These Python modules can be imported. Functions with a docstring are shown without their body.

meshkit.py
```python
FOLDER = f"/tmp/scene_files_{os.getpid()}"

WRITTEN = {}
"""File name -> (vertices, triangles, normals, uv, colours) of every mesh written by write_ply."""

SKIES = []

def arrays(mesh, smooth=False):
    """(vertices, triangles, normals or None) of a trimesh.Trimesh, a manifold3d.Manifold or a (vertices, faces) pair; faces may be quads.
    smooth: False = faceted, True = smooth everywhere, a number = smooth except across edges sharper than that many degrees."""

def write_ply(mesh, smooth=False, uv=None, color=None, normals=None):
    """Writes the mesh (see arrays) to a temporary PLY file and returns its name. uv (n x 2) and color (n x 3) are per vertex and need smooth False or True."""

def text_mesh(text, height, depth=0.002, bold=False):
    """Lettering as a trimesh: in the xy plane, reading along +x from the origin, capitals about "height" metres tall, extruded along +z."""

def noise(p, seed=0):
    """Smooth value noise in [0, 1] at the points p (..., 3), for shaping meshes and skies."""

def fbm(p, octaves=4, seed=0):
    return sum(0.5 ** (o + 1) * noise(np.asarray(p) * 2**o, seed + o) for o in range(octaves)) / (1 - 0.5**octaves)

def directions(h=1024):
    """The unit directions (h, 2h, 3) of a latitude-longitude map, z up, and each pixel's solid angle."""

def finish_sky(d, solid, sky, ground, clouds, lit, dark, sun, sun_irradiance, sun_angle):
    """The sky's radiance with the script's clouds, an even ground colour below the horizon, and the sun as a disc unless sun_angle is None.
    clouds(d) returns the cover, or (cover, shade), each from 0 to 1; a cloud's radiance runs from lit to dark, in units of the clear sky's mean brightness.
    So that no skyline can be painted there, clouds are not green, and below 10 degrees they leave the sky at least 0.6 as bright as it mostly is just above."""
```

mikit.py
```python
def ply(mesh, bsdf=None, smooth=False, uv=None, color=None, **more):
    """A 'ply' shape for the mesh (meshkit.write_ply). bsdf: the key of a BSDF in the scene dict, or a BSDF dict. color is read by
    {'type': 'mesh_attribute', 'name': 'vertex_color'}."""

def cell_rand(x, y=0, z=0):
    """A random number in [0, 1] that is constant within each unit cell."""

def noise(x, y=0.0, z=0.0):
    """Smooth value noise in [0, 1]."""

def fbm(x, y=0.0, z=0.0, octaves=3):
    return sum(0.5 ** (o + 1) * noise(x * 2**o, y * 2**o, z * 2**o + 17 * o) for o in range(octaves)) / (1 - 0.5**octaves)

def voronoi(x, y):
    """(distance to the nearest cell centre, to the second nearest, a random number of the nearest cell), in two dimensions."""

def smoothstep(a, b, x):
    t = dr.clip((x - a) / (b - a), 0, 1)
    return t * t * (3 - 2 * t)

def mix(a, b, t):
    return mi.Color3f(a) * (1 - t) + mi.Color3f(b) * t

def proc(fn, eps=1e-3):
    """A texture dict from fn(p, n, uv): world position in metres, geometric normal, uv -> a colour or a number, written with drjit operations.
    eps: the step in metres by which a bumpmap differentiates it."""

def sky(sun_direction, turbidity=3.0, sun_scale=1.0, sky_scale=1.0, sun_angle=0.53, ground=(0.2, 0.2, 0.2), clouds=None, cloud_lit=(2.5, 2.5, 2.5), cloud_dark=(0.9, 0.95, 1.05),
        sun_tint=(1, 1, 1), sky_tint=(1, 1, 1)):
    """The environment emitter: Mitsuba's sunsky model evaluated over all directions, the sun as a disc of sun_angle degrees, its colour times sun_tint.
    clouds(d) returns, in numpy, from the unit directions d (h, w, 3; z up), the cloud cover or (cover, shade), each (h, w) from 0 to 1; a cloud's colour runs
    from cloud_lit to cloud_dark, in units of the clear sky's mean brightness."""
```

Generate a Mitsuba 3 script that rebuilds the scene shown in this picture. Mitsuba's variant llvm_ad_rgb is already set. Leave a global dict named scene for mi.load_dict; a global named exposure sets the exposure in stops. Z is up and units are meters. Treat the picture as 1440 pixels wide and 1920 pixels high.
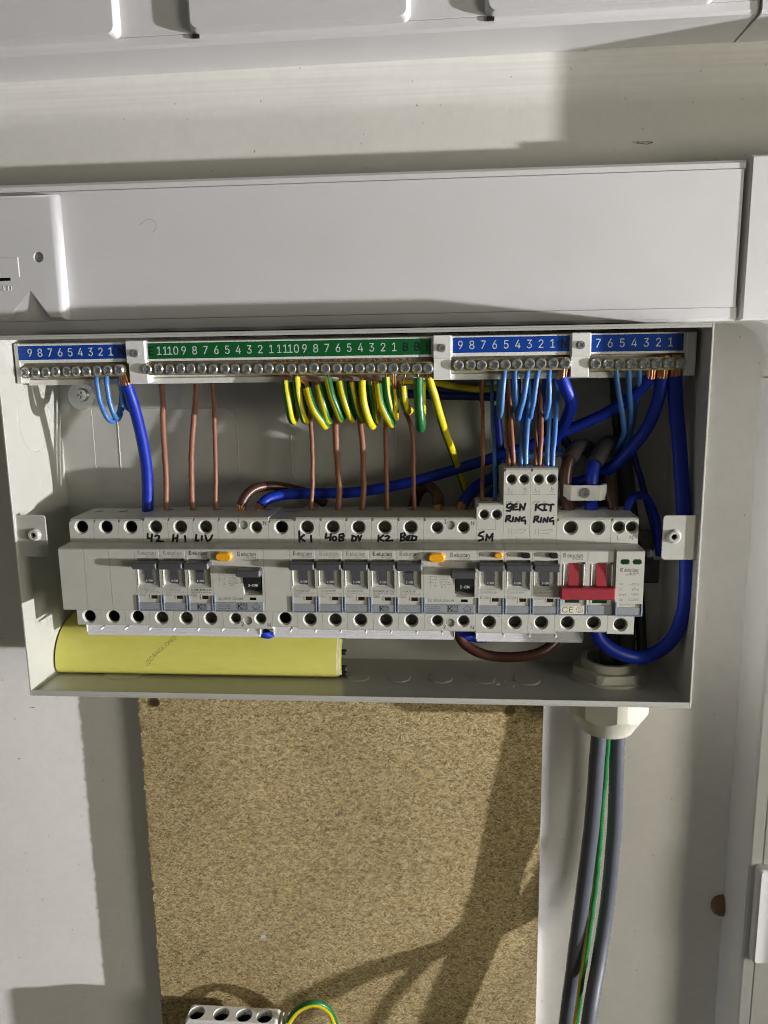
# An open consumer unit (distribution board) on a chipboard backing below white dado trunking. Millimetres inside, metres in the scene.
# x runs right along the wall, y into the wall (the wall face is near y = 0), z up; the unit's lower left front corner is at x = 0, z = 0.
import math, random, numpy as np, trimesh, mitsuba as mi, mikit, meshkit, drjit as dr
import manifold3d as m3
from shapely.geometry import LineString, Polygon, Point, box as sbox
from shapely.ops import unary_union
from shapely import affinity
random.seed(7)
T = mi.ScalarTransform4f
MM = 0.001
scene, labels = {}, {}
exposure = 0.0

# ---------------------------------------------------------------- camera and light
EYE, TGT, UP = (296.3,-598.1,226.5), (256.8,-108.0,135.7), (-0.00001,0.18226,0.98325)
scene['camera'] = {'type': 'perspective', 'fov': 52.676, 'fov_axis': 'x', 'near_clip': 0.02, 'far_clip': 50.0,
                   'to_world': T().look_at(origin=[a * MM for a in EYE], target=[a * MM for a in TGT], up=list(UP))}
scene['room_light'] = {'type': 'constant', 'radiance': {'type': 'rgb', 'value': [0.096, 0.092, 0.076]}}
LAMP = (2500.0, -690.0, 0.0)
scene['inspection_lamp'] = {'type': 'sphere', 'center': [a * MM for a in LAMP], 'radius': 0.020,
                            'emitter': {'type': 'area', 'radiance': {'type': 'rgb', 'value': [22500.0, 22100.0, 22400.0]}}}
labels['inspection_lamp'] = {'label': 'small bright round work lamp shining from the right, out of the picture', 'category': 'lamp'}
scene['added_fill_light'] = {'type': 'sphere', 'center': [1.30, -0.85, 0.10], 'radius': 0.20,  # unseen emitter added for soft fill from the right, not a known lamp
                     'emitter': {'type': 'area', 'radiance': {'type': 'rgb', 'value': [15.8, 14.9, 12.5]}}}
labels['added_fill_light'] = {'label': 'added soft fill light sphere to the right, out of the picture', 'category': 'lamp'}


# ---------------------------------------------------------------- materials
def lin(r, g, b):
    return [((v / 255 + 0.055) / 1.055) ** 2.4 if v > 10 else v / 255 / 12.92 for v in (r, g, b)]


def mat(key, color, rough=0.5, spec=0.5, metallic=0.0, bump=None, bscale=0.001, **more):
    c = mikit.proc(color) if callable(color) else {'type': 'rgb', 'value': list(color)}
    b = {'type': 'principled', 'base_color': c, 'roughness': rough, 'metallic': metallic, **more}
    if not metallic:
        b['specular'] = spec
    if bump:
        b = {'type': 'bumpmap', 'arbitrary': mikit.proc(bump, eps=2e-4), 'scale': bscale, 'bsdf': b}
    scene[key] = {'type': 'twosided', 'bsdf': b}
    return key


def wall_color(p, n, uv):
    t = mikit.fbm(p.x * 9, p.z * 9, 1.0, 3)
    s = mikit.noise(p.x * 260, p.z * 260, 3.0)
    c = mikit.mix(mikit.mix((0.76, 0.74, 0.71), (0.83, 0.81, 0.785), t), mikit.mix((0.52, 0.51, 0.475), (0.575, 0.565, 0.53), t), mikit.smoothstep(0.20, 0.30, p.z))  # lighter low, greyer high: lit brightness worked into the base colour
    band = mikit.smoothstep(0.406, 0.422, p.z + 0.004 * mikit.noise(p.x * 30, p.z * 200, 2.0))
    c = mikit.mix(c, (0.67, 0.66, 0.635), band * (0.55 + 0.45 * mikit.noise(p.x * 14, p.z * 700, 5.0)))
    a, b, r = mikit.voronoi(p.x * 55, p.z * 55)
    dot = (1 - mikit.smoothstep(0.025, 0.05, a)) * mikit.smoothstep(0.80, 0.81, r)
    c = mikit.mix(c, (0.30, 0.28, 0.24), dot * 0.55)
    return c * (0.98 + 0.04 * s) * (0.965 + 0.07 * mikit.fbm(p.x * 24, p.z * 24, 7.0, 3))


def wall_bump(p, n, uv):
    brush = mikit.noise(p.x * 22, p.z * 900, 5.0) * mikit.smoothstep(0.405, 0.425, p.z) * 1.3
    return mikit.fbm(p.x * 620, p.z * 620, p.y * 620, 2) + 0.8 * brush


def chip(p):
    """Pressed wood flakes: four layers of stretched, bent cells in different directions and sizes. Returns (tone, relief, dark gaps, pale shavings)."""
    tone, relief, dark, light = mi.Float(0), mi.Float(0), mi.Float(0), mi.Float(0)
    bend = (mikit.noise(p.x * 130, p.z * 130, 2.0) - 0.5) * 0.004
    for k, (ang, sx, sz, ox, amp) in enumerate(((0.08, 300, 1000, 0.0, 1.0), (-0.65, 330, 1050, 3.7, 0.8), (0.85, 360, 1100, 9.1, 0.8), (0.2, 620, 1900, 5.3, 0.9))):
        ca, sa = math.cos(ang), math.sin(ang)
        u, v = p.x * ca + p.z * sa, -p.x * sa + p.z * ca + bend
        a, b, r = mikit.voronoi(u * sx + ox, v * sz)
        edge = mikit.smoothstep(0.0, 0.22, b - a)
        tone += (r - 0.5) * amp - (1 - edge) * 0.28 * amp
        relief += edge * 0.4 + r * 0.6
        dark = dr.maximum(dark, mikit.smoothstep(0.972, 0.985, mikit.cell_rand(r * 977, k, 4)) * edge)
        light = dr.maximum(light, mikit.smoothstep(0.930, 0.945, mikit.cell_rand(r * 613, k, 9)) * edge * (1.0 if k != 0 else 0.6))
    return tone, relief, dark, light


def chip_color(p, n, uv):
    t, r, d, l = chip(p)
    c = mikit.mix((0.195, 0.135, 0.056), (0.555, 0.435, 0.225), dr.clip(0.60 + t * 0.46, 0, 1))
    c = mikit.mix(c, (0.085, 0.060, 0.030), d * 0.55)
    c = mikit.mix(c, (0.66, 0.58, 0.40), l * 0.6)
    return c * (0.86 + 0.28 * mikit.fbm(p.x * 14, p.z * 14, 4.0, 2))


def chip_bump(p, n, uv):
    return chip(p)[1]


def stripe(p, n, uv):
    u = uv.x - dr.floor(uv.x)
    y = mikit.smoothstep(0.285, 0.30, u) * (1 - mikit.smoothstep(0.685, 0.70, u))
    return mikit.mix((0.012, 0.135, 0.036), (0.60, 0.49, 0.012), y)


def paper(p, n, uv):
    return mikit.mix((0.58, 0.555, 0.115), (0.64, 0.61, 0.16), mikit.fbm(p.x * 120, p.y * 120, p.z * 300, 3))


def fine(scale):
    return lambda p, n, uv: mikit.fbm(p.x * scale, p.y * scale, p.z * scale, 2)


def tinted(c, amp, scale):
    lo, hi = (tuple(float(v * k) for v in c) for k in (1 - amp, 1 + amp))
    return lambda p, n, uv: mikit.mix(lo, hi, mikit.fbm(p.x * scale, p.y * scale, p.z * scale, 3))


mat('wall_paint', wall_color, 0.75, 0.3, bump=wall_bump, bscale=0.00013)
mat('particle_board', chip_color, 0.85, 0.2, bump=chip_bump, bscale=0.0003)
mat('trunk_plastic', tinted((0.605, 0.60, 0.61), 0.05, 16), 0.36, 0.5, bump=fine(700), bscale=0.00003)
mat('box_metal', tinted((0.44, 0.44, 0.405), 0.03, 40), 0.28, 0.5, bump=fine(900), bscale=0.00002)
mat('breaker_plastic', tinted((0.475, 0.47, 0.43), 0.035, 90), 0.42, 0.5)
mat('white_plastic', (0.66, 0.66, 0.64), 0.4, 0.5)
mat('busbar_plastic', (0.62, 0.62, 0.65), 0.4, 0.5)
mat('gland_plastic', (0.50, 0.485, 0.41), 0.35, 0.5)
mat('grey_plastic', (0.066, 0.068, 0.076), 0.38, 0.5)
mat('black_plastic', (0.012, 0.012, 0.013), 0.4, 0.5)
mat('cavity', (0.004, 0.004, 0.004), 0.9, 0.1)  # near black, shade inside slots and holes put into the colour
mat('red_plastic', (0.30, 0.030, 0.043), 0.5, 0.3)
mat('yellow_plastic', (0.80, 0.36, 0.010), 0.35, 0.5)
mat('label_grey', (0.27, 0.29, 0.31), 0.25, 0.6)
mat('clip_blue', (0.20, 0.25, 0.33), 0.12, 0.8, spec_trans=0.0, clearcoat=0.6)
mat('clear_clip', (0.36, 0.40, 0.43), 0.1, 0.8)
mat('window_green', (0.006, 0.035, 0.014), 0.15, 0.7)
mat('window_dark', (0.022, 0.008, 0.006), 0.15, 0.7)
mat('label_blue', (0.008, 0.050, 0.29), 0.3, 0.3)
mat('label_green', (0.006, 0.098, 0.026), 0.3, 0.3)
mat('ink_white', (0.52, 0.53, 0.54), 0.5, 0.3)
mat('ink_black', (0.010, 0.009, 0.013), 0.45, 0.4)
mat('ink_grey', (0.12, 0.12, 0.115), 0.6, 0.3)
mat('ink_faint', (0.22, 0.22, 0.21), 0.6, 0.3)
mat('ink_olive', (0.36, 0.33, 0.11), 0.6, 0.3)
mat('sheath_blue', tinted((0.006, 0.026, 0.33), 0.12, 200), 0.42, 0.35)
mat('sheath_dark_blue', (0.004, 0.013, 0.13), 0.4, 0.5)
mat('sheath_light_blue', (0.055, 0.17, 0.44), 0.36, 0.5)
mat('sheath_brown', (0.255, 0.108, 0.064), 0.46, 0.35)
mat('sheath_dark_brown', (0.060, 0.022, 0.015), 0.36, 0.5)
mat('sheath_grey', (0.072, 0.078, 0.098), 0.45, 0.4)
mat('sheath_dark_grey', (0.050, 0.050, 0.053), 0.5, 0.4)
mat('sheath_black', (0.02, 0.02, 0.022), 0.45, 0.4)
mat('sheath_stripe', stripe, 0.33, 0.5)
mat('copper', (0.58, 0.28, 0.15), 0.36, metallic=1.0)
mat('brass', (0.36, 0.31, 0.16), 0.42, metallic=0.6)
mat('steel', (0.58, 0.59, 0.60), 0.24, metallic=0.8)
mat('dull_zinc', (0.30, 0.30, 0.30), 0.4, metallic=0.5)
mat('dark_steel', (0.16, 0.155, 0.14), 0.38, metallic=0.7)
mat('zinc', tinted((0.62, 0.65, 0.66), 0.10, 300), 0.42, metallic=0.7)
mat('old_brass', (0.30, 0.22, 0.11), 0.4, metallic=1.0)
mat('rail_grey', (0.085, 0.085, 0.085), 0.4, metallic=0.6)
mat('yellow_paper', paper, 0.7, 0.25)
mat('paper_edge', (0.62, 0.60, 0.48), 0.8, 0.2)
mat('rubber_brown', (0.16, 0.085, 0.05), 0.5, 0.4)
mat('pencil', (0.06, 0.06, 0.055), 0.8, 0.2)


# ---------------------------------------------------------------- building helpers
AX_X = np.array([[0, 0, 1, 0], [1, 0, 0, 0], [0, 1, 0, 0]], float)     # profile (y, z) pushed along x
AX_Y = np.array([[1, 0, 0, 0], [0, 0, -1, 0], [0, 1, 0, 0]], float)    # outline (x, z) pushed along -y
HOLE = np.array([[1, 0, 0, 0], [0, 0, 1, 0], [0, -1, 0, 0]], float)    # cylinder axis along +y


def unique(key):
    if key not in scene and key not in labels:
        return key
    k = 1
    while f'{key}_{k:03d}' in scene or f'{key}_{k:03d}' in labels:
        k += 1
    return f'{key}_{k:03d}'


def tri(m):
    if isinstance(m, m3.Manifold):
        d = m.to_mesh()
        return trimesh.Trimesh(np.array(d.vert_properties[:, :3]), np.array(d.tri_verts), process=False)
    if isinstance(m, (list, tuple)) and not isinstance(m[0], np.ndarray):
        return trimesh.util.concatenate([tri(a) for a in m])
    return m


def shape(mesh, bsdf, smooth=False, uv=None):
    mesh = tri(mesh)
    if isinstance(mesh, tuple):
        return mikit.ply((np.asarray(mesh[0]) * MM, mesh[1]), bsdf, smooth, uv=uv)
    mesh = mesh.copy()
    mesh.apply_scale(MM)
    return mikit.ply(mesh, bsdf, smooth, uv=uv)


def put(key, sh, at=None, label=None, rot=None):
    """One entry of the scene; a part when the key holds two underscores."""
    key = unique(key)
    if at is not None:
        tr = T().translate([a * MM for a in at])
        if rot is not None:
            tr = tr @ T().rotate([0, 1, 0], rot)
        sh = {**sh, 'to_world': tr}
    scene[key] = sh
    if label:
        labels[key] = {'label': label}
    return key


def thing(name, label, cat, group=None):
    key = unique(name)
    labels[key] = {'label': label, 'category': cat}
    if group:
        labels[key]['group'] = group
    return key


def solo(name, sh, label, cat, group=None, at=None, rot=None):
    key = thing(name, label, cat, group)
    if at is not None:
        tr = T().translate([a * MM for a in at])
        if rot is not None:
            tr = tr @ T().rotate([0, 1, 0], rot)
        sh = {**sh, 'to_world': tr}
    scene[key] = sh
    return key


def struct(name, sh):
    key = unique(name)
    scene[key] = sh
    labels[key] = {'kind': 'structure'}
    return key


def cube(x0, x1, y0, y1, z0, z1):
    return m3.Manifold.cube([x1 - x0, y1 - y0, z1 - z0]).translate([x0, y0, z0])


def cbox(x0, x1, y0, y1, z0, z1, c=0.4):
    """Box with every edge chamfered by c."""
    c = min(c, 0.45 * min(x1 - x0, y1 - y0, z1 - z0))
    pts = []
    for x, sx in ((x0, 1), (x1, -1)):
        for y, sy in ((y0, 1), (y1, -1)):
            for z, sz in ((z0, 1), (z1, -1)):
                pts += [[x, y + sy * c, z + sz * c], [x + sx * c, y, z + sz * c], [x + sx * c, y + sy * c, z]]
    return m3.Manifold.hull_points(np.array(pts, float))


def polys(s):
    out = []
    for g in getattr(s, 'geoms', [s]):
        if g.is_empty or g.geom_type != 'Polygon':
            continue
        g = g.normalize()
        out.append(np.array(g.exterior.coords[:-1])[::-1])
        out += [np.array(i.coords[:-1])[::-1] for i in g.interiors]
    return out


def section(s):
    return m3.CrossSection(polys(s), m3.FillRule.EvenOdd)


def prism_x(profile, x0, x1):
    """A profile in (y, z), extruded from x0 to x1."""
    s = profile if hasattr(profile, 'geom_type') else Polygon(profile)
    return m3.Manifold.extrude(section(s), x1 - x0).transform(AX_X).translate([x0, 0, 0])


def prism_y(outline, yf, yb):
    """An outline in (x, z), from its front face yf back to yb."""
    s = outline if hasattr(outline, 'geom_type') else Polygon(outline)
    return m3.Manifold.extrude(section(s), yb - yf).transform(AX_Y).translate([0, yb, 0])


def rrect(x0, x1, z0, z1, r):
    r = min(r, 0.49 * min(x1 - x0, z1 - z0))
    return sbox(x0 + r, z0 + r, x1 - r, z1 - r).buffer(r, quad_segs=6)


def slab_y(s, yf, yb, c):
    """A plate with a bevelled front edge."""
    a = prism_y(s, yf + c, yb)
    b = prism_y(s.buffer(-c), yf, yf + c + 0.01)
    if len(polys(s)) == 1 and s.convex_hull.area < s.area * 1.02:
        pf, pb = polys(s.buffer(-c))[0], polys(s)[0]
        pts = [[x, yf, z] for x, z in pf] + [[x, yf + c, z] for x, z in pb] + [[x, yb, z] for x, z in pb]
        return m3.Manifold.hull_points(np.array(pts, float))
    return a + b


def cyl_y(x, z, yf, yb, r, r2=None, n=24):
    """A cylinder along y; r at the front, r2 at the back."""
    return m3.Manifold.cylinder(yb - yf, r, r if r2 is None else r2, n).transform(HOLE).translate([x, yf, z])


def cyl_z(x, y, z0, z1, r, r2=None, n=32):
    return m3.Manifold.cylinder(z1 - z0, r, r if r2 is None else r2, n).translate([x, y, z0])


def text(s, h, x, z, yf, center=True, bold=False, depth=0.12, sx=1.0, right=False):
    m = meshkit.text_mesh(s, h, depth, bold)
    m.apply_scale([sx, 1, 1])
    w = m.bounds[1][0] - m.bounds[0][0]
    m.apply_translation([-m.bounds[0][0] - (w / 2 if center else w if right else 0), 0, 0])
    m.apply_transform(np.vstack([AX_Y, [0, 0, 0, 1]]))
    m.apply_translation([x, yf + depth, z])
    return m


def strokes(lines, w, yf, depth=0.12):
    s = unary_union([LineString(l).buffer(w / 2, quad_segs=4) for l in lines])
    return tri(prism_y(s, yf, yf + depth))


def rect_line(x0, x1, z0, z1, w):
    return sbox(x0, z0, x1, z1).difference(sbox(x0 + w, z0 + w, x1 - w, z1 - w))


def curve(pts, step=1.5):
    """A smooth curve through the points (centripetal Catmull-Rom), sampled about every step."""
    p = np.asarray(pts, float)
    if len(p) == 2:
        n = max(2, int(np.linalg.norm(p[1] - p[0]) / step))
        return p[0] + (p[1] - p[0]) * np.linspace(0, 1, n + 1)[:, None]
    q = np.vstack([2 * p[0] - p[1], p, 2 * p[-1] - p[-2]])
    out = []
    for i in range(1, len(q) - 2):
        p0, p1, p2, p3 = q[i - 1:i + 3]
        t = [0.0]
        for a, b in ((p0, p1), (p1, p2), (p2, p3)):
            t.append(t[-1] + max(np.linalg.norm(b - a), 1e-6) ** 0.5)
        n = max(3, int(np.linalg.norm(p2 - p1) / step))
        for s in np.linspace(t[1], t[2], n, endpoint=False):
            A1 = (t[1] - s) / (t[1] - t[0]) * p0 + (s - t[0]) / (t[1] - t[0]) * p1
            A2 = (t[2] - s) / (t[2] - t[1]) * p1 + (s - t[1]) / (t[2] - t[1]) * p2
            A3 = (t[3] - s) / (t[3] - t[2]) * p2 + (s - t[2]) / (t[3] - t[2]) * p3
            B1 = (t[2] - s) / (t[2] - t[0]) * A1 + (s - t[0]) / (t[2] - t[0]) * A2
            B2 = (t[3] - s) / (t[3] - t[1]) * A2 + (s - t[1]) / (t[3] - t[1]) * A3
            out.append((t[2] - s) / (t[2] - t[1]) * B1 + (s - t[1]) / (t[2] - t[1]) * B2)
    return np.vstack([out, p[-1]])


def tube(pts, r, n=18, twist=0.0, phase=0.0, step=1.5, smooth_path=True, wob=0.0):
    """(vertices, faces), uv of a round tube; the seam lies at the back."""
    c = curve(pts, step) if smooth_path else np.asarray(pts, float)
    m = len(c)
    if wob:
        s_ = np.concatenate([[0], np.cumsum(np.linalg.norm(np.diff(c, axis=0), axis=1))])
        k_ = [meshkit.noise(np.stack([s_ / 17.0, s_ * 0 + c[0, 0] * 1.7 + 9 * i, s_ * 0 + 3.3], 1)) + 0.5 * meshkit.noise(np.stack([s_ / 6.0, s_ * 0 + c[0, 2] * 1.3 + 5 * i, s_ * 0 + 1.1], 1)) - 0.75 for i in range(2)]
        c = c + wob * np.stack([k_[0], k_[1] * 0.6, k_[0] * 0], 1) * np.clip(np.minimum(s_, s_[-1] - s_) / 8, 0, 1)[:, None]
    t = np.gradient(c, axis=0)
    t /= np.linalg.norm(t, axis=1, keepdims=True) + 1e-12
    u = np.array([0, 1.0, 0.02])
    u -= t[0] * (u @ t[0])
    if np.linalg.norm(u) < 0.2:
        u = np.array([0.1, 0.2, 1.0]); u -= t[0] * (u @ t[0])
    ang = np.linspace(0, 2 * np.pi, n + 1)
    L = np.concatenate([[0], np.cumsum(np.linalg.norm(np.diff(c, axis=0), axis=1))])
    rr = np.broadcast_to(np.interp(np.linspace(0, 1, m), np.linspace(0, 1, len(np.atleast_1d(r))), np.atleast_1d(r)), (m,))
    V, UV = [], []
    for i in range(m):
        u = u - t[i] * (u @ t[i]); u /= np.linalg.norm(u)
        w = np.cross(t[i], u)
        V.append(c[i] + rr[i] * (np.cos(ang)[:, None] * u + np.sin(ang)[:, None] * w))
        UV.append(np.stack([ang / (2 * np.pi) + phase + twist * L[i], np.full(n + 1, L[i])], 1))
    V, UV, F = np.vstack(V), np.vstack(UV), []
    for i in range(m - 1):
        for j in range(n):
            a, b = i * (n + 1) + j, (i + 1) * (n + 1) + j
            F += [[a, a + 1, b + 1], [a, b + 1, b]]
    for i, d in ((0, 1), (m - 1, -1)):
        base = len(V)
        V = np.vstack([V, V[i * (n + 1):i * (n + 1) + n], c[i]])
        UV = np.vstack([UV, UV[i * (n + 1):i * (n + 1) + n], UV[i * (n + 1)]])
        for j in range(n):
            a, b = base + j, base + (j + 1) % n
            F.append([base + n, b, a] if d > 0 else [base + n, a, b])
    return (V, np.array(F)), UV


def tube_shape(pts, r, bsdf, **k):
    m, uv = tube(pts, r, **k)
    return shape(m, bsdf, smooth=True, uv=uv if bsdf == 'sheath_stripe' else None)


def strands(a, b, r, n=8, seed=0):
    """Bare copper strands from a to b, a bundle of radius r pinched at b."""
    a, b = np.array(a, float), np.array(b, float)
    d = (b - a) / np.linalg.norm(b - a)
    u = np.cross(d, [0.3, 1, 0.2]); u /= np.linalg.norm(u)
    w = np.cross(d, u)
    rs = random.Random(seed)
    V, F, k = [], [], 0
    sr = r * 1.15 / math.sqrt(n)
    spots = [(0, 0)] + [(0.66 * r * math.cos(i * 2 * math.pi / (n - 1)), 0.66 * r * math.sin(i * 2 * math.pi / (n - 1))) for i in range(n - 1)]
    for x, y in spots:
        o = u * x + w * y
        s = 0.75 + 0.15 * rs.random()
        (v, f), _ = tube([a + o, (a + b) / 2 + o * 0.95 + w * 0.2 * r * rs.uniform(-1, 1), b + o * s], sr, n=7, step=1.2)
        V.append(v); F.append(f + k); k += len(v)
    return np.vstack(V), np.vstack(F)


# ---------------------------------------------------------------- the setting: wall
WALL = -1.5
wall = sbox(-900, -900, 1100, 1000)
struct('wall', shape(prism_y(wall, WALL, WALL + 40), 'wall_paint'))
for pts in ([[(389.21,442.49),(392.53,441.66),(396.53,442.17)]], [[(427.10,381.04),(434.12,380.79),(441.49,380.53)],[(430.46,380.22),(437.87,379.25),(441.51,380.18)]], [[(162.70,418.20),(163.45,417.45)]],
            [[(275.65,410.99),(276.79,410.24)]], [[(-57.69,-54.09),(-53.87,-54.01)]], [[(-74.13,-102.03),(-71.71,-101.96)]], [[(156.80,383.59),(157.64,384.66)]]):
    put('wall__pencil_mark', shape(strokes(pts, 0.5, WALL - 0.1, 0.3), 'pencil'))

# ---------------------------------------------------------------- chipboard backing panel
rs = random.Random(3)
edge = [(45 + rs.choice((0, 0, 0.3, -0.3, 0.6)) + rs.uniform(-0.9, 0.9) + 0.8 * math.sin(z * 0.9) * math.sin(z * 0.23), z) for z in np.arange(-700, 120, 1.6)]
board = Polygon(edge + [(373, 120), (373, -700)])
bb = thing('backing_board', 'raw chipboard panel with ragged sawn left edge fixed to the wall below the unit', 'board')
put(bb + '__panel', shape(prism_y(board, -18, WALL), 'particle_board'))
put(bb + '__side_face', shape(cube(373, 373.3, -17.8, WALL, -700, 120), 'trunk_plastic'))
for x, z, rot in ((59.6, -39.5, 20), (347.9, -40.5, 50)):
    s = cyl_y(0, 0, -1.2, 3, 3.6, 4.2) - cube(-0.5, 0.5, -2, -0.3, -2.2, 2.2) - cube(-2.2, 2.2, -2, -0.3, -0.5, 0.5)
    put(bb + '__screw', shape(s, 'old_brass'), at=(x, -18, z), rot=rot)
dust = Polygon([(-2.4, -1), (-0.8, -1.6), (1.2, -1.1), (2.4, 0.2), (1.0, 1.5), (0.5, 2.8), (-0.2, 1.2), (-1.8, 1.4)])
put(bb + '__paint_fleck', shape(prism_y(affinity.translate(dust, *(140.0,-18.0,-252.8)[::2]), -18.2, -17.9), 'trunk_plastic'))

# ---------------------------------------------------------------- lower dado trunking
TF = -46.0
lt = thing('lower_trunking', 'long white plastic dado trunking running just above the open unit', 'trunking')
base = [(WALL, 255.0), (TF + 2, 255.0), (TF, 257.0), (TF, 263.5), (TF + 4, 263.5), (TF + 4, 351.3), (TF, 351.3), (TF, 354.6), (TF + 2, 356.6), (WALL, 356.6)]
put(lt + '__base', shape(prism_x(base, -300, 490.5), 'trunk_plastic'))
lid = [(TF - 0.4, 264.1), (TF, 263.75), (TF + 3.6, 263.75), (TF + 3.6, 351.0), (TF, 351.0), (TF - 0.4, 350.6)]
put(lt + '__lid', shape(prism_x(lid, -300, 489.6), 'trunk_plastic'))
put(lt + '__hair', shape(tube([(x, TF - 0.45, z) for x, y, z in [(84.2,-46.0,326.5), (89.5,-46.0,330.6), (94.7,-46.0,329.7), (96.4,-46.0,325.4), (93.1,-46.0,322.0)]], 0.10, n=5)[0], 'pencil'))
sp = thing('fused_spur', 'white fused spur faceplate with a screw at the left end of the lower trunking', 'faceplate')
plate = m3.Manifold.hull_points(np.array([[x, -55, z] for x in (-70, 24.8) for z in (267.0, 345.0)] + [[x, -54.6, z] for x in (-70.5, 26.6) for z in (265.6, 346.4)] + [[x, -53.4, z] for x in (-71, 28.3) for z in (264.8, 347.4)]
                                         + [[x, -51.0, z] for x in (-72, 29.0) for z in (264.4, 348)] + [[x, TF - 0.5, z] for x in (-72, 29.1) for z in (264.4, 348)], float))
plate -= cyl_y(13.7, 306.4, -58, -50, 3.6)
cone = m3.Manifold.hull_points(np.array([[5.4, -55.0, 284.5]] + [[3.0 + 18.5 * math.cos(a), -55.5 + 8.2 * math.sin(a), 262.0] for a in np.linspace(0, 2 * np.pi, 40)], float))
plate -= cone
put(sp + '__plate', shape(plate, 'trunk_plastic', smooth=40))
s = cyl_y(0, 0, 0, 4, 2.8) - cube(-0.45, 0.45, -1, 0.8, -3, 3)
put(sp + '__screw', shape(s, 'steel'), at=(13.7, -53.6, 306.4), rot=62)
put(sp + '__fuse_holder', shape(cbox(-70, -1.0, -55.5, -53, 293.2, 306.8, 0.3), 'trunk_plastic'))
put(sp + '__finger_notch', shape(cube(-40, -8, -55.2, -54.9, 291.0, 293.0), 'cavity'))
put(sp + '__lettering', shape(text('FUSED', 4.0, -7.6, 284.0, -55.4, center=False, right=True, depth=0.45), 'trunk_plastic'))

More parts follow.
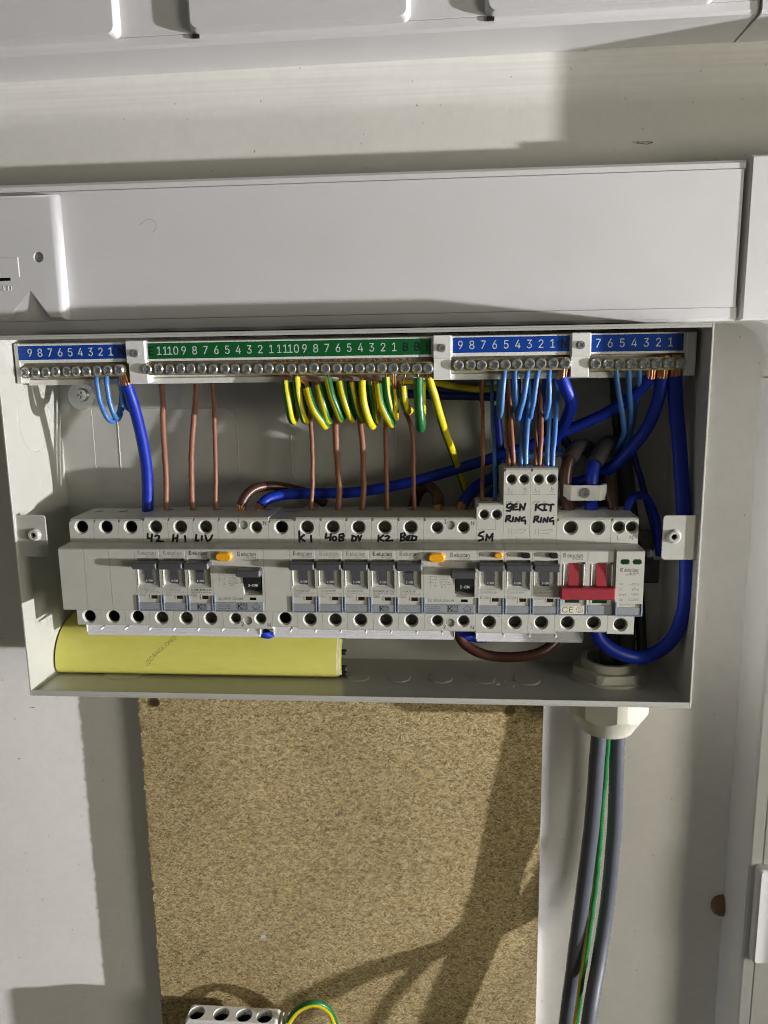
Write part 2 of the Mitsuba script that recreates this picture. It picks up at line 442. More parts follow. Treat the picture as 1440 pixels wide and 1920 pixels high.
# corner fitting and vertical trunking on the right
cf = thing('corner_fitting', 'white plastic corner fitting where the lower trunking turns down the right side', 'trunking fitting')
inner = Polygon([(493, 254.9)] + [(503.0 + 24.6 * math.sin(a), 230.3 + 24.6 * math.cos(a)) for a in np.linspace(0, np.pi / 2, 14)] + [(527.9, 217), (620, 217), (620, 358.4), (493, 358.4)])
put(cf + '__cover', shape(slab_y(sbox(493.0, 254.9, 620, 358.4), TF - 2.6, TF + 6, 1.2), 'trunk_plastic'))
put(cf + '__body', shape(prism_y(inner.buffer(-0.8).buffer(0.8), TF + 6, WALL), 'trunk_plastic', smooth=25))
put(cf + '__leg_cover', shape(slab_y(sbox(527.0, 217, 620, 254.7), TF - 2.6, TF + 6, 1.2), 'trunk_plastic'))
vt = thing('vertical_trunking', 'white plastic dado trunking running down the right edge of the wall', 'trunking')
vb = [(WALL, 527.0), (TF + 4, 526.6), (TF + 1.2, 527.2), (TF, 528.8), (TF, 536.5), (TF + 4, 536.5), (TF + 4, 608), (TF, 608), (TF, 616), (WALL, 617)]
vpoly = Polygon([(x, y) for y, x in vb])
vm = m3.Manifold.extrude(section(vpoly), 916).translate([0, 0, -700])
put(vt + '__base', shape(vm, 'trunk_plastic'))
put(vt + '__lid', shape(cbox(537.0, 607.5, TF - 0.4, TF + 3.4, -700, 216.6, 0.5), 'trunk_plastic'))
so = thing('switch_plate', 'white switch plate with a raised edge on the front of the vertical trunking', 'faceplate')
put(so + '__plate', shape(slab_y(rrect(531.5, 612, -228, -148, 3), TF - 9, TF - 0.6, 1.6), 'trunk_plastic'))
put(so + '__rocker', shape(slab_y(rrect(564, 586, -205, -173, 1), TF - 12, TF - 8.9, 1.2), 'trunk_plastic'))
g = trimesh.creation.uv_sphere(8.5, count=[20, 28]); g.apply_scale([1.0, 0.75, 1.15]); g.apply_translation([525.5, WALL, -217.5])
solo('brown_grommet', shape(g, 'rubber_brown', smooth=True), 'small brown domed plug on the wall beside the vertical trunking', 'plug')

# upper dado trunking with accessory plates
ut = thing('upper_trunking', 'long white plastic dado trunking across the top of the wall', 'trunking')
TILT = T().translate([0.25, 0, 0.4405]) @ T().rotate([0, 1, 0], -0.5) @ T().translate([-0.25, 0, -0.4405])


def tilted(key, sh, label=None):
    return put(key, {**sh, 'to_world': TILT}, label=label)


ub = [(WALL, 440.5), (TF + 2, 440.8), (TF, 442.4), (TF, 447.6), (TF + 4, 447.6), (TF + 4, 530), (TF, 530), (TF, 540), (WALL, 540)]
tilted(ut + '__base', shape(prism_x(ub, -300, 492.5), 'trunk_plastic'))
tilted(ut + '__lid', shape(prism_x([(TF - 0.4, 448.3), (TF, 447.9), (TF + 3.6, 447.9), (TF + 3.6, 529), (TF - 0.4, 529)], -300, 491.5), 'trunk_plastic'))
uf = thing('upper_fitting', 'white plastic fitting at the right end of the upper trunking', 'trunking fitting')
tilted(uf + '__body', shape(prism_x([(WALL, 440.0), (TF - 0.6, 439.6), (TF - 2.4, 441.4), (TF - 2.4, 541), (WALL, 541)], 493.5, 625), 'trunk_plastic'))
for (x0, x1), lb in (((-45, 81), 'white socket faceplate on the upper trunking, leftmost of three'), ((128, 274), 'white socket faceplate on the upper trunking, middle of three'),
                     ((321.5, 464), 'white socket faceplate on the upper trunking, rightmost of three')):
    k = thing('socket_plate', lb, 'faceplate', 'faceplates on the upper trunking')
    s = rrect(x0, x1, 446.6, 526, 5)
    pf, pb = polys(affinity.scale(s, (x1 - x0 - 5) / (x1 - x0), 0.965))[0], polys(s)[0]
    m = m3.Manifold.hull_points(np.array([[x, -54, z] for x, z in pf] + [[x, -52, z] for x, z in polys(affinity.scale(s, (x1 - x0 - 2) / (x1 - x0), 0.985))[0]] + [[x, TF - 0.6, z] for x, z in pb], float))
    tilted(k + '__plate', shape(m, 'trunk_plastic', smooth=25))
    tilted(k + '__clip', shape(cube(x0 + 1.5, x0 + 6, TF - 2, TF - 0.7, 444.4, 446.8), 'black_plastic'))  # not a real clip: black block standing in for a dark gap

# cupboard side panel out of the picture on the right: its edge shades the right of the wall
D_SIDE = 86.0
sd = thing('side_panel', 'white painted cupboard side panel beyond the right edge of the picture', 'panel')
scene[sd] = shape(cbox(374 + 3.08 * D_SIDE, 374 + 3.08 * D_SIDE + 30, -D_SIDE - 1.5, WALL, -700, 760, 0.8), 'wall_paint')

# ---------------------------------------------------------------- the consumer unit (open metal enclosure)
W, H, YB, YF, S = 460.0, 251.5, -18.0, -97.6, 1.3
cu = thing('consumer_unit', 'open pale grey metal consumer unit enclosure without its cover, wired inside', 'enclosure')
back = cube(0, W, YB - S, YB, 0, H)
put(cu + '__back_panel', shape(back, 'box_metal'))
put(cu + '__left_wall', shape(cbox(0, S, YF, YB - S, 0, H, 0.3), 'box_metal'))
put(cu + '__right_wall', shape(cbox(W - S, W, YF, YB - S, 0, H, 0.3), 'box_metal'))
put(cu + '__floor_panel', shape(cbox(S, W - S, YF, YB - S, 0, S, 0.3) , 'box_metal'))
top = tri(cbox(S, W - S, YF, YB - S, H - S, H, 0.3))
topm = cbox(S, W - S, YF, YB - S, H - S, H, 0.3)
for x0, x1 in ((84, 104), (121, 160), (179, 220), (229, 270), (287, 328), (346, 387), (405, 445)):
    topm -= cube(x0, x1, -67, -20, H - 5, H + 5)
    put(cu + '__slot_dark_plate', shape(cube(x0 - 1, x1 + 1, -68, -19.5, H + 0.05, H + 0.8), 'cavity'))  # black plate added above the slot so its opening stays dark
put(cu + '__top_panel', shape(topm, 'box_metal'))
for pr, nm in ((prism_x([(YF, 1.3), (YF, 4.2), (YF + 0.8, 4.2), (YF + 0.8, 1.3)], S, W - S), 'floor_lip'),
               (prism_x([(YF, H - 2.9), (YF, H - 1.3), (YF + 0.8, H - 1.3), (YF + 0.8, H - 2.9)], S, W - S), 'top_lip')):
    put(cu + '__' + nm, shape(pr, 'box_metal'))
for x0, x1, bx, lb in ((S, 22.0, 13.7, 'small metal tab with a screw boss on the left wall'), (436.4, W - S, 443.3, 'small metal tab with a screw boss on the right wall')):
    s = rrect(x0, x1, 101.8, 131, 2.2)
    s = s.union(sbox(x0, 101.8, x0 + 4, 131)) if x0 < 100 else s.union(sbox(x1 - 4, 101.8, x1, 131))
    t = prism_y(s, -95, -93.8) + cyl_y(bx, 117.3, -97.4, -94.8, 3.4, 5.0)
    t -= cyl_y(bx, 117.3, -110, -80, 1.9)
    k = put(cu + '__tab', shape(t, 'box_metal', smooth=30), label=lb)
    put(k + '__hole', shape(cyl_y(bx, 117.3, -93.7, -93.2, 2.6), 'cavity'))


def ring(center, rx, rz, axis, rad, a0=0.0, a1=2 * math.pi):
    a = np.linspace(a0, a1, 40)
    c = np.array(center, float)
    p = np.stack([rx * np.cos(a), rz * np.sin(a), 0 * a], 1)
    q = {'y': p[:, [0, 2, 1]], 'z': p[:, [0, 1, 2]], 'x': p[:, [2, 0, 1]]}[axis]
    return tube(c + q, rad, n=6, smooth_path=False)[0]


def outline_groove(s, y):
    c = np.array(s.exterior.coords)
    return tube(np.stack([c[:, 0], np.full(len(c), y - 0.1), c[:, 1]], 1), 0.42, n=6, smooth_path=False)[0]


for a in ((46, 139, 141, 199), (180, 259, 141, 196), (330, 430, 141, 205)):
    put(cu + '__knockout', shape(outline_groove(rrect(*a, 10), YB - S), 'box_metal', smooth=True))
put(cu + '__crease', shape(tube([(26, YB - S + 0.1, 200), (26, YB - S + 0.1, 141)], 0.3, n=6)[0], 'box_metal', smooth=True))
for px, r in ((52, 15), (231.5, 8.6), (262, 8.6), (293, 8.6), (324, 8.6), (356, 9.4)):
    d = cyl_z(px, -57 if r < 15 else -55, S - 0.1, S + 0.35, r, r, 48) + cyl_z(px, -57 if r < 15 else -55, S + 0.35, S + 0.75, r, r - 0.6, 48)
    put(cu + '__knockout', shape(d, 'box_metal', smooth=20))
put(cu + '__knockout', shape(ring((S, -58, 195), 22, 24, 'x', 0.35), 'box_metal', smooth=True))
put(cu + '__knockout', shape(ring((W - S, -58, 195), 20, 24, 'x', 0.45), 'box_metal', smooth=True))
put(cu + '__washer', shape(cyl_y(19.5, 209.5, YB - S - 1.2, YB - S, 10.4, 10.8, 40), 'zinc'))
s = cyl_y(0, 0, -2.6, 0, 4.2, 5.2) - cube(-0.7, 0.7, -4, -1, -2.8, 2.8) - cube(-2.8, 2.8, -4, -1, -0.7, 0.7)
put(cu + '__screw', shape(s, 'steel'), at=(20.6, YB - S - 1.2, 210.2), rot=8)
put(cu + '__rivet', shape(cyl_y(0, 0, -0.6, 0, 1.2), 'dark_steel'), at=(452, -94, 2.2))

# DIN rail
dr_ = thing('din_rail', 'dark metal mounting rail behind the row of breakers', 'rail')
prof = [(YB - S, 80), (YB - S, 99), (-26, 99), (-26, 107), (-27, 107), (-27, 98), (YB - S - 1.2, 98), (YB - S - 1.2, 81), (-27, 81), (-27, 68), (-26, 68), (-26, 80)]
put(dr_ + '__rail', shape(prism_x(prof, 24, 448), 'rail_grey'))
put(dr_ + '__end_bracket', shape(cbox(424, 455, -24, YB - S - 0.1, 66, 104, 0.5), 'rail_grey'))
s = cyl_y(0, 0, -2.0, 0, 2.8, 3.4) - cube(-0.5, 0.5, -4, -0.8, -2, 2) - cube(-2, 2, -4, -0.8, -0.5, 0.5)
put(dr_ + '__screw', shape(s, 'steel'), at=(447.5, -24, 89), rot=25)
put(dr_ + '__clip', shape(cbox(450, 457, -26, -24.1, 84, 93, 1.0), 'box_metal'))

# ---------------------------------------------------------------- terminal rail along the top of the unit
tr = thing('terminal_rail', 'white terminal rail with blue and green numbered strips along the top of the unit', 'terminal rail')
LY = -78.5
prof = [(-60, 218.6), (-70, 218.6), (-70, 222.2), (-68, 223.2), (-68, 233.4), (LY, 233.8), (LY, 246.4), (-74, 247.2), (-60, 247.2)]
put(tr + '__carrier', shape(prism_x(prof, 6.5, 449), 'white_plastic'))
put(tr + '__end_cap', shape(cbox(2.6, 6.4, -79, -58, 220, 247, 0.6), 'box_metal'))
put(tr + '__end_cap', shape(cbox(449.1, 455.6, -80, -58, 219.4, 246.8, 0.8), 'white_plastic'))

pozi = cyl_y(0, 0, -3.4, -2.5, 2.55, 3.35, 24) + cyl_y(0, 0, -2.5, 0, 3.35, 3.35, 24)
for a in (0, 90):
    pozi -= cube(-0.75, 0.75, -5, -1.0, -2.4, 2.4).rotate([0, a, 0])
for a in (45, 135):
    pozi -= cube(-0.3, 0.3, -5, -2.6, -2.1, 2.1).rotate([0, a, 0])
SCREW = shape(pozi, 'steel')
rs = random.Random(11)


def terminal_bar(x0, x1, z0, z1, n, label):
    k = put(tr + '__terminal_bar', shape(prism_y(affinity.rotate(rrect(x0 - 4.6, x1 + 4.6, (z0 + z1) / 2 - 4.0, (z0 + z1) / 2 + 4.0, 3.9), math.degrees(math.atan2(z1 - z0, x1 - x0)) if x1 - x0 > 1 else 0), LY + 0.4, LY + 9), 'brass', smooth=30), label=label)
    for i in range(n):
        t = i / (n - 1)
        put(k + '__screw', SCREW, at=(x0 + (x1 - x0) * t + rs.uniform(-0.35, 0.35), LY + 0.4 + rs.uniform(0, 0.5), z0 + (z1 - z0) * t + rs.uniform(-0.3, 0.3)), rot=rs.uniform(0, 90))
    return k


terminal_bar(10.0, 75.5, 227.4, 228.2, 10, 'brass neutral bar with ten screws at the left end')
terminal_bar(96.0, 285.0, 228.6, 226.6, 26, 'long brass earth bar with twenty six screws under the green strip')
terminal_bar(304.9, 373.6, 228.0, 228.1, 10, 'brass neutral bar with ten screws right of the earth bar')
terminal_bar(393.2, 446.4, 227.4, 227.0, 8, 'short brass neutral bar with eight screws at the right end')


def strip(x0, x1, z0, z1, m, chars, xs, label):
    put(tr + '__label_border', shape(cbox(x0 - 0.8, x1 + 0.8, LY - 0.35, LY, z0 - 1.1, z1 + 0.8, 0.1), 'white_plastic'))
    k = put(tr + '__label_strip', shape(cbox(x0, x1, LY - 0.6, LY - 0.35, z0, z1, 0.08), m), label=label)
    wh, bk = [], []
    for c, x in zip(chars, xs):
        t = text(c, 5.4, x, 0.5 * (z0 + z1) - 2.6, LY - 0.75, sx=0.88, depth=0.15, bold=c in 'EBN')
        (bk if c in 'EBN' else wh).append(t)
    put(k + '__numbers', shape(wh, 'ink_white'))
    for t in bk:
        put(k + '__letter', shape(t, 'ink_black'))


lsp = lambda a, b, n: list(np.linspace(a, b, n))
strip(5.6, 81.4, 235.8, 245.2, 'label_blue', '987654321N', lsp(14.0, 78.0, 10), 'blue numbered strip at the left end, 9 to 1')
GR = ['E'] + [str(i) for i in range(11, 0, -1)] * 2 + ['B', 'B', 'E']
strip(96.6, 287.0, 235.2, 245.6, 'label_green', GR, lsp(99.0, 285.2, 26), 'long green numbered strip with earth letters')
strip(301.2, 376.0, 235.9, 245.8, 'label_blue', '987654321N', lsp(306.0, 372.6, 10), 'blue numbered strip in the middle, 9 to 1')
strip(390.0, 447.6, 235.2, 246.0, 'label_blue', '7654321', lsp(394.2, 439.4, 7), 'short blue numbered strip at the right end, 7 to 1')
for x0, x1, zs in ((82.3, 95.6, 239), (288.2, 300.2, 239.2), (376.9, 389.2, 239.6)):
    c = cbox(x0, x1, LY - 3.2, LY + 10, 232.6, 247.4, 0.5) + cbox(x0 + 0.2, x1 - 0.2, LY - 0.2, LY + 10, 219.4, 232.8, 0.4)
    k = put(tr + '__clamp', shape(c, 'white_plastic'))
    s = cyl_y(0, 0, -1.3, 0, 2.3, 2.8, 20) - cube(-0.4, 0.4, -3, -0.5, -1.6, 1.6) - cube(-1.6, 1.6, -3, -0.5, -0.4, 0.4)
    put(k + '__screw', shape(s, 'dull_zinc'), at=((x0 + x1) / 2, LY - 3.2, zs), rot=30 + x0)

# ---------------------------------------------------------------- breakers
SY, NY = -91.0, -109.0            # step face, nose face
X0, PITCH = 36.8, 17.5
ZT, ZB = 128.6, 49.6


def module_body(w, z_top, z_bot, holes_t, holes_b, recess=(), y_nose=NY, nose=(68.0, 110.7), slots=(), shoulder=111.2, back_top=-50.0, small=False):
    """A DIN module of width w: stepped side profile, screw holes, a toggle recess and wire entries in the top."""
    z0, z1 = nose
    prof = [(-30, z_bot + 6), (-30, z_top - 6), (back_top, z_top + 0.3), (SY + 1.2, z_top), (SY, z_top - 1.2), (SY, shoulder + 0.3), (y_nose + 3.0, z1 + 0.5), (y_nose + 0.6, z1 + 0.1), (y_nose, z1 - 0.5),
            (y_nose, z0 + 0.6), (y_nose + 0.6, z0), (SY, z0 - 1.2), (SY, z_bot + 0.8), (SY + 0.8, z_bot), (-44, z_bot)]
    b = prism_x(Polygon(prof), 0.08, w - 0.08)
    for x, z, r in holes_t + holes_b:
        b -= cyl_y(x, z, SY - 1, SY + 1.4, r + 1.45, r + 0.25, 28) + cyl_y(x, z, SY, SY + 11, r, r, 28)
    for x0, x1, za, zb, d in recess:
        b -= prism_x([(y_nose - 1, za - 1.0), (y_nose + 0.2, za - 0.4), (y_nose + d * 0.75, za + 1.6), (y_nose + d, za + 3.4), (y_nose + d, zb - 2), (y_nose + d * 0.5, zb), (y_nose - 1, zb)], x0, x1)
    for x in slots:
        b -= cyl_z(x, -61, z_top - 7, z_top + 3, 3.1, 3.1, 20) + cube(x - 5.2, x + 5.2, -61.6, -60.4, z_top - 3, z_top + 3)
    b -= cube(-0.1, 1.3, SY - 1, SY + 1.4, z_top - 2.2, z_top + 1)          # small notch at the top corner of the step
    return b


def screw_shape(r, d=6.5):
    c = cyl_y(0, 0, 1.4, d + 2.4, r - 0.02, r - 0.02, 24) - cyl_y(0, 0, 0, d, r - 0.35, r - 0.35, 24)  # dark cup around the screw, added to keep the hole dark
    s = cyl_y(0, 0, d - 1.4, d + 1, r * 0.80, r * 0.86, 20) - cube(-0.5, 0.5, d - 3, d - 0.3, -r * 0.7, r * 0.7) - cube(-r * 0.7, r * 0.7, d - 3, d - 0.3, -0.5, 0.5)
    return shape(c + s, 'dark_steel')


SCREWS = {r: screw_shape(r) for r in (4.0, 3.4, 2.75)}
rs = random.Random(5)


def add_screws(t, x, holes):
    for hx, hz, r in holes:
        put(t + '__terminal_screw', SCREWS[r], at=(x + hx, SY, hz), rot=rs.choice((10, 35, 50, 75)))


def logo(x, z, h=2.55, y=NY - 0.12):
    """The maker's mark: a bar with a column of dots, then the word."""
    m = [tri(cube(x, x + 0.75, y, y + 0.14, z, z + h * 1.15))]
    for k in range(3):
        m.append(tri(cube(x + 1.05, x + 1.7, y, y + 0.14, z + k * h * 0.43, z + k * h * 0.43 + h * 0.26)))
    m.append(text('elucian', h, x + 2.5, z, y, center=False, bold=True, sx=0.86))
    m.append(text('BY CLICK', h * 0.40, x + 6.0, z - h * 0.62, y, center=False, bold=True))
    return m


def kema(x, z, y, s=1.0):
    m = [tri(prism_y(rect_line(x, x + 6.2 * s, z, z + 3.8 * s, 0.28), y, y + 0.14)), text('K', 2.9 * s, x + 0.6 * s, z + 0.45 * s, y, center=False, bold=True),
         text('EMA', 1.25 * s, x + 2.9 * s, z + 2.1 * s, y, center=False, sx=0.9), text('EUR', 1.25 * s, x + 2.9 * s, z + 0.5 * s, y, center=False, sx=0.9)]
    return m


def house(x, z, y, s=1.0):
    o = [(0, 1.6), (2.3, 3.8), (4.6, 1.6), (4.0, 1.6), (4.0, 0), (0.6, 0), (0.6, 1.6), (0, 1.6)]
    return [strokes([[(x + a * s, z + b * s) for a, b in o]], 0.26, y, 0.14), text('a/e', 0.9 * s, x + 2.3 * s, z + 0.55 * s, y)]


def mcb_print(rating, faint_lines=True):
    y = NY - 0.12
    m = logo(2.3, 106.9)
    m.append(text(rating, 1.25, 2.4, 82.4, y, center=False, bold=True, sx=0.95))
    m.append(text('IEC 60898-1', 0.8, 2.4, 80.9, y, center=False)); m.append(text('240V~ 50Hz', 0.8, 9.4, 80.9, y, center=False))
    m.append(text('6000', 0.8, 2.6, 78.9, y, center=False)); m.append(tri(prism_y(rect_line(2.2, 6.2, 78.5, 80.2, 0.15), y, y + 0.13)))
    m.append(strokes([[(9.0, 76.4), (9.0, 79.8)], [(8.2, 77.2), (8.2, 78.6)], [(9.8, 77.4), (9.8, 79.2)]], 0.16, y))
    return m


mcb_recess = ((1.2, 16.3, 84.8, 104.6, 2.3),)
MCB = {'body': shape(module_body(17.5, ZT, ZB, [(8.75, 122.1, 4.0)], [(8.75, 57.1, 4.0)], mcb_recess, slots=(8.75,)), 'breaker_plastic'),
       'toggle': shape(cbox(0.25, 17.2, -116.0, -104.5, 98.4, 103.2, 0.9), 'grey_plastic'),
       'toggle_stem': shape(prism_x(Polygon([(-105, 86.6), (-107.2, 86.8), (-108.0, 89.5), (-108.3, 93), (-108.2, 98.5), (-105, 98.5)]), 5.9, 11.3), 'grey_plastic'),
       'toggle_mark': shape(text('I-ON', 1.25, 8.6, 88.3, -108.1, bold=True, depth=0.4), 'ink_white'),
       'cheek': shape(cbox(1.1, 1.9, -109.3, -104, 86.0, 97.8, 0.35), 'breaker_plastic'),
       'logo_panel': shape(cbox(0.8, 16.8, NY - 0.1, NY + 0.6, 105.2, 110.2, 0.08), 'breaker_plastic'),
       'indicator': shape(cbox(9.6, 13.8, NY - 0.1, NY + 0.5, 76.6, 79.0, 0.1), 'window_dark'),
       'indicator_frame': shape(prism_y(rect_line(8.9, 14.5, 75.9, 79.7, 0.5), NY - 0.25, NY + 0.2), 'breaker_plastic'),
       'label_holder': shape([tri(cbox(0.4, 1.35, NY - 1.0, NY - 0.05, 68.1, 79.0, 0.2)), tri(cbox(16.2, 17.1, NY - 1.0, NY - 0.05, 68.1, 79.0, 0.2)),
                              tri(cbox(1.36, 16.19, NY - 0.9, NY - 0.05, 68.1, 68.9, 0.2))], 'clip_blue'),
       'label_card': shape(cbox(1.4, 16.15, NY - 0.6, NY - 0.1, 69.0, 74.0, 0.15), 'label_grey')}
CARD_FAINT = shape([tri(cube(3.0, 3.0 + l, NY - 0.68, NY - 0.55, z, z + 0.35)) for z, l in ((72.6, 6.5), (71.6, 5.2), (70.4, 6.8))] + [tri(prism_y(rect_line(11.0, 15.0, 69.8, 73.0, 0.3), NY - 0.68, NY - 0.55))], 'ink_faint')
CARD_KEMA = shape(kema(6.0, 69.5, NY - 0.72), 'ink_black')


def ink(lines, w=1.35):
    return shape(strokes(lines, w, SY - 0.16, 0.2), 'ink_black')


mcbs = [
    (3, 'H2', 'faint', [[(92.48,117.26),(92.11,114.13),(95.06,114.35)],[(95.45,116.76),(94.50,111.58)],[(97.49,115.60),(98.86,116.33),(100.42,115.61),(100.01,114.00),(98.11,111.81),(100.04,112.25),(102.95,111.97)]]),
    (4, 'H1', 'faint', [[(110.57,116.80),(109.66,111.84)],[(110.09,113.88),(112.90,114.55)],[(113.46,116.37),(112.56,111.49)],[(118.52,115.87),(118.69,111.65)]]),
    (5, 'LIV', 'dark', [[(126.56,116.69),(125.80,112.47),(127.92,112.77)],[(130.35,115.83),(130.10,112.78)],[(132.91,116.27),(133.22,114.09),(133.99,112.35),(136.15,113.38),(137.69,116.43)]]),
    (9, 'K1', 'grey', [[(197.76,119.09),(197.74,112.17)],[(201.10,116.79),(198.13,114.48),(201.33,112.49)],[(205.79,116.19),(205.81,112.19)]]),
    (10, 'HOB', 'faint', [[(216.21,117.60),(215.59,114.68),(219.02,115.30)],[(219.45,117.37),(218.57,113.00)],[(221.68,115.85),(220.52,115.08),(220.41,113.54),(221.45,112.85),(222.82,113.47),(223.02,115.08),(221.68,115.85)],[(225.11,117.16),(224.77,112.71),(227.50,113.18),(227.98,114.41),(225.43,115.09),(228.32,116.09),(227.76,117.62),(225.11,117.16)]]),
    (11, 'OV', 'faint', [[(234.05,116.41),(233.52,112.81),(236.09,113.20),(236.59,115.35),(233.90,116.41)],[(237.81,116.27),(238.49,112.83),(239.99,116.43)]]),
    (12, 'K2', 'dark', [[(251.61,116.46),(251.25,112.71)],[(254.76,116.62),(251.88,114.47),(254.70,112.80)],[(256.09,115.86),(257.74,116.47),(258.93,115.56),(256.20,112.88),(260.84,113.13)]]),
    (13, 'BED', 'grey', [[(266.86,117.86),(266.29,112.84),(268.75,113.45),(269.07,114.98),(266.84,115.43),(269.53,116.65),(268.95,118.17),(266.71,117.71)],[(272.80,116.36),(270.71,115.90),(270.24,113.46),(273.07,113.31)],[(270.55,114.68),(272.49,114.91)],[(274.29,116.36),(273.96,113.16),(276.50,113.63),(277.11,115.76),(274.14,116.36)]]),
]
RATES = {'H2': 'CU1MCB16B', 'H1': 'CU1MCB16B', 'LIV': 'CU1MCB10C C10', 'K1': 'CU1MCB16B', 'HOB': 'CU1MCB32B', 'OV': 'CU1MCB16B', 'K2': 'CU1MCB10C C10', 'BED': 'CU1MCB16B'}
PRINT = {}
for k, nm, tone, lines in mcbs:
    x = X0 + PITCH * k
    first = k == 3
    t = thing('circuit_breaker', f'single pole circuit breaker with {nm} handwritten in black marker above its toggle', 'circuit breaker', 'single pole circuit breakers in the row')
    put(t + '__body', MCB['body'], at=(x, 0, 0))
    for p in ('toggle', 'toggle_stem', 'toggle_mark', 'cheek', 'logo_panel', 'indicator', 'indicator_frame', 'label_holder', 'label_card'):
        put(f'{t}__{p}', MCB[p], at=(x, 0, 0))
    add_screws(t, x, [(8.75, 122.1, 4.0), (8.75, 57.1, 4.0)])
    sig = (RATES[nm], tone)
    if sig not in PRINT:
        PRINT[sig] = shape(mcb_print(RATES[nm]), {'dark': 'ink_black', 'grey': 'ink_grey', 'faint': 'ink_faint'}[tone])  # paler ink on some breakers stands for print washed out by glare
    put(t + '__printing', PRINT[sig], at=(x, 0, 0))
    put(t + '__card_printing', CARD_KEMA if tone == 'dark' else CARD_FAINT, at=(x, 0, 0))
    put(t + '__handwriting', ink(lines), label=f'black marker letters {nm}')

# blank modules
bl = module_body(17.5, ZT - 1.2, 51.2, [(8.75, 122.0, 4.0)], [(8.75, 57.6, 4.0)], slots=(8.75,))
BLANK = shape(bl, 'breaker_plastic')
CAN = shape(cyl_y(0, 0, 2, 11, 3.95, 3.95, 24) - cyl_y(0, 0, 1, 10, 3.7, 3.7, 24), 'black_plastic')  # black can added so the blank holes look deep in shade
for k, lb in ((0, 'blank module without a toggle at the far left of the row'), (1, 'blank module without a toggle, second from the left of the row'), (2, 'blank module without a toggle, third from the left beside H2'),
              (8, 'blank module without a toggle between the left residual current switch and K1')):
    t = thing('blank_module', lb, 'blank module', 'blank modules in the row')
    put(t + '__body', BLANK, at=(X0 + PITCH * k, 0, 0))
    for z in (122.0, 57.6):
        put(t + '__hole_dark_liner', CAN, at=(X0 + PITCH * k + 8.75, SY, z))

# two double width residual current switches
rh_t, rh_b = [(8.9, 122.0, 3.4), (26.4, 122.0, 3.4)], [(8.9, 57.2, 3.4), (26.6, 57.2, 3.4)]
rb = module_body(35.0, ZT, ZB, rh_t, rh_b, ((20.6, 33.4, 80.0, 97.0, 8.0),), slots=(8.9, 26.4))
for z in (123.6, 55.8):
    rb -= cyl_y(17.7, z, SY - 1, SY + 2.2, 3.1, 3.1, 24)
y = NY - 0.12
RCD = {'body': shape(rb, 'breaker_plastic'),
       'toggle': shape(cbox(17.8, 34.2, -117.0, -106, 93.8, 98.8, 0.9), 'grey_plastic'),
       'toggle_stem': shape(prism_x(Polygon([(-101.2, 81.5), (-106.5, 82.5), (-109.6, 88), (-110, 94.5), (-101.2, 95.0)]), 21.4, 32.6), 'black_plastic'),
       'toggle_mark': shape(text('I-ON', 1.7, 27.0, 85.6, -109.4, bold=True, depth=0.8), 'ink_white'),
       'test_button': shape(slab_y(rrect(3.3, 14.2, 103.2, 109.2, 2.9), NY - 3.0, NY + 1, 0.8), 'yellow_plastic', smooth=35),
       'test_mark': shape(text('T', 2.6, 8.8, 104.9, NY - 3.1, depth=0.2), 'yellow_plastic'),
       'printing': shape(logo(17.6, 106.4) + [text('CU2RCD80A', 1.35, 20.4, 103.0, y, center=False)] + [text(s, 0.95, 10.8, z, y, center=False) for s, z in
                         (('Un 230V~', 92.6), ('Im 800A', 90.9), ('IΔn 0.03A', 89.2), ('IEC 61008-1', 87.5), ('-25°C', 85.8))]
                         + [strokes([[(3.4, 93.4), (8.6, 93.4), (8.6, 91.2), (3.4, 91.2)], [(3.4, 89.4), (7.0, 89.4), (7.0, 87.0), (9.2, 87.0)], [(4.6, 93.4), (4.6, 85.4)], [(7.8, 91.2), (7.8, 85.4)]], 0.16, y)], 'ink_grey'),
       'rating': shape([text('In 80A 2pole', 2.0, 3.2, 76.2, y, center=False)], 'ink_grey'),
       'indicator': shape(cbox(24.6, 29.0, NY - 0.1, NY + 0.5, 76.2, 78.0, 0.1), 'cavity'),
       'label_card': shape(cbox(1.3, 33.6, NY - 0.6, NY - 0.1, 69.0, 74.6, 0.15), 'label_grey'),
       'label_holder': shape([tri(cbox(0.2, 1.2, NY - 1.0, NY - 0.05, 68.1, 79.0, 0.2)), tri(cbox(1.21, 33.7, NY - 0.9, NY - 0.05, 68.1, 68.9, 0.2))], 'clip_blue'),
       'card_printing': shape(kema(15.6, 69.7, NY - 0.72, 1.15) + house(26.0, 69.7, NY - 0.72, 1.15) + [tri(cube(3, 11, NY - 0.72, NY - 0.58, z, z + 0.2)) for z in (70.4, 71.6, 72.8)], 'ink_black'),
       }
MARKS = [shape(text(c, 2.7, cx, cz, SY - 0.12, bold=True), 'ink_grey') for c, cx, cz in (('1', 14.6, 124.8), ('N', 32.4, 123.6), ('2', 13.9, 51.8), ('N', 32.6, 51.4))]
for k, lb in ((6, 'double width residual current switch with yellow test button, left one beside LIV'), (14, 'double width residual current switch with yellow test button, right one beside BED')):
    x = X0 + PITCH * k
    t = thing('residual_current_switch', lb, 'residual current device', 'residual current switches in the row')
    for p, sh in RCD.items():
        put(f'{t}__{p}', sh, at=(x, 0, 0))
    for sh in MARKS:
        put(f'{t}__terminal_mark', sh, at=(x, 0, 0))
    add_screws(t, x, rh_t + rh_b)

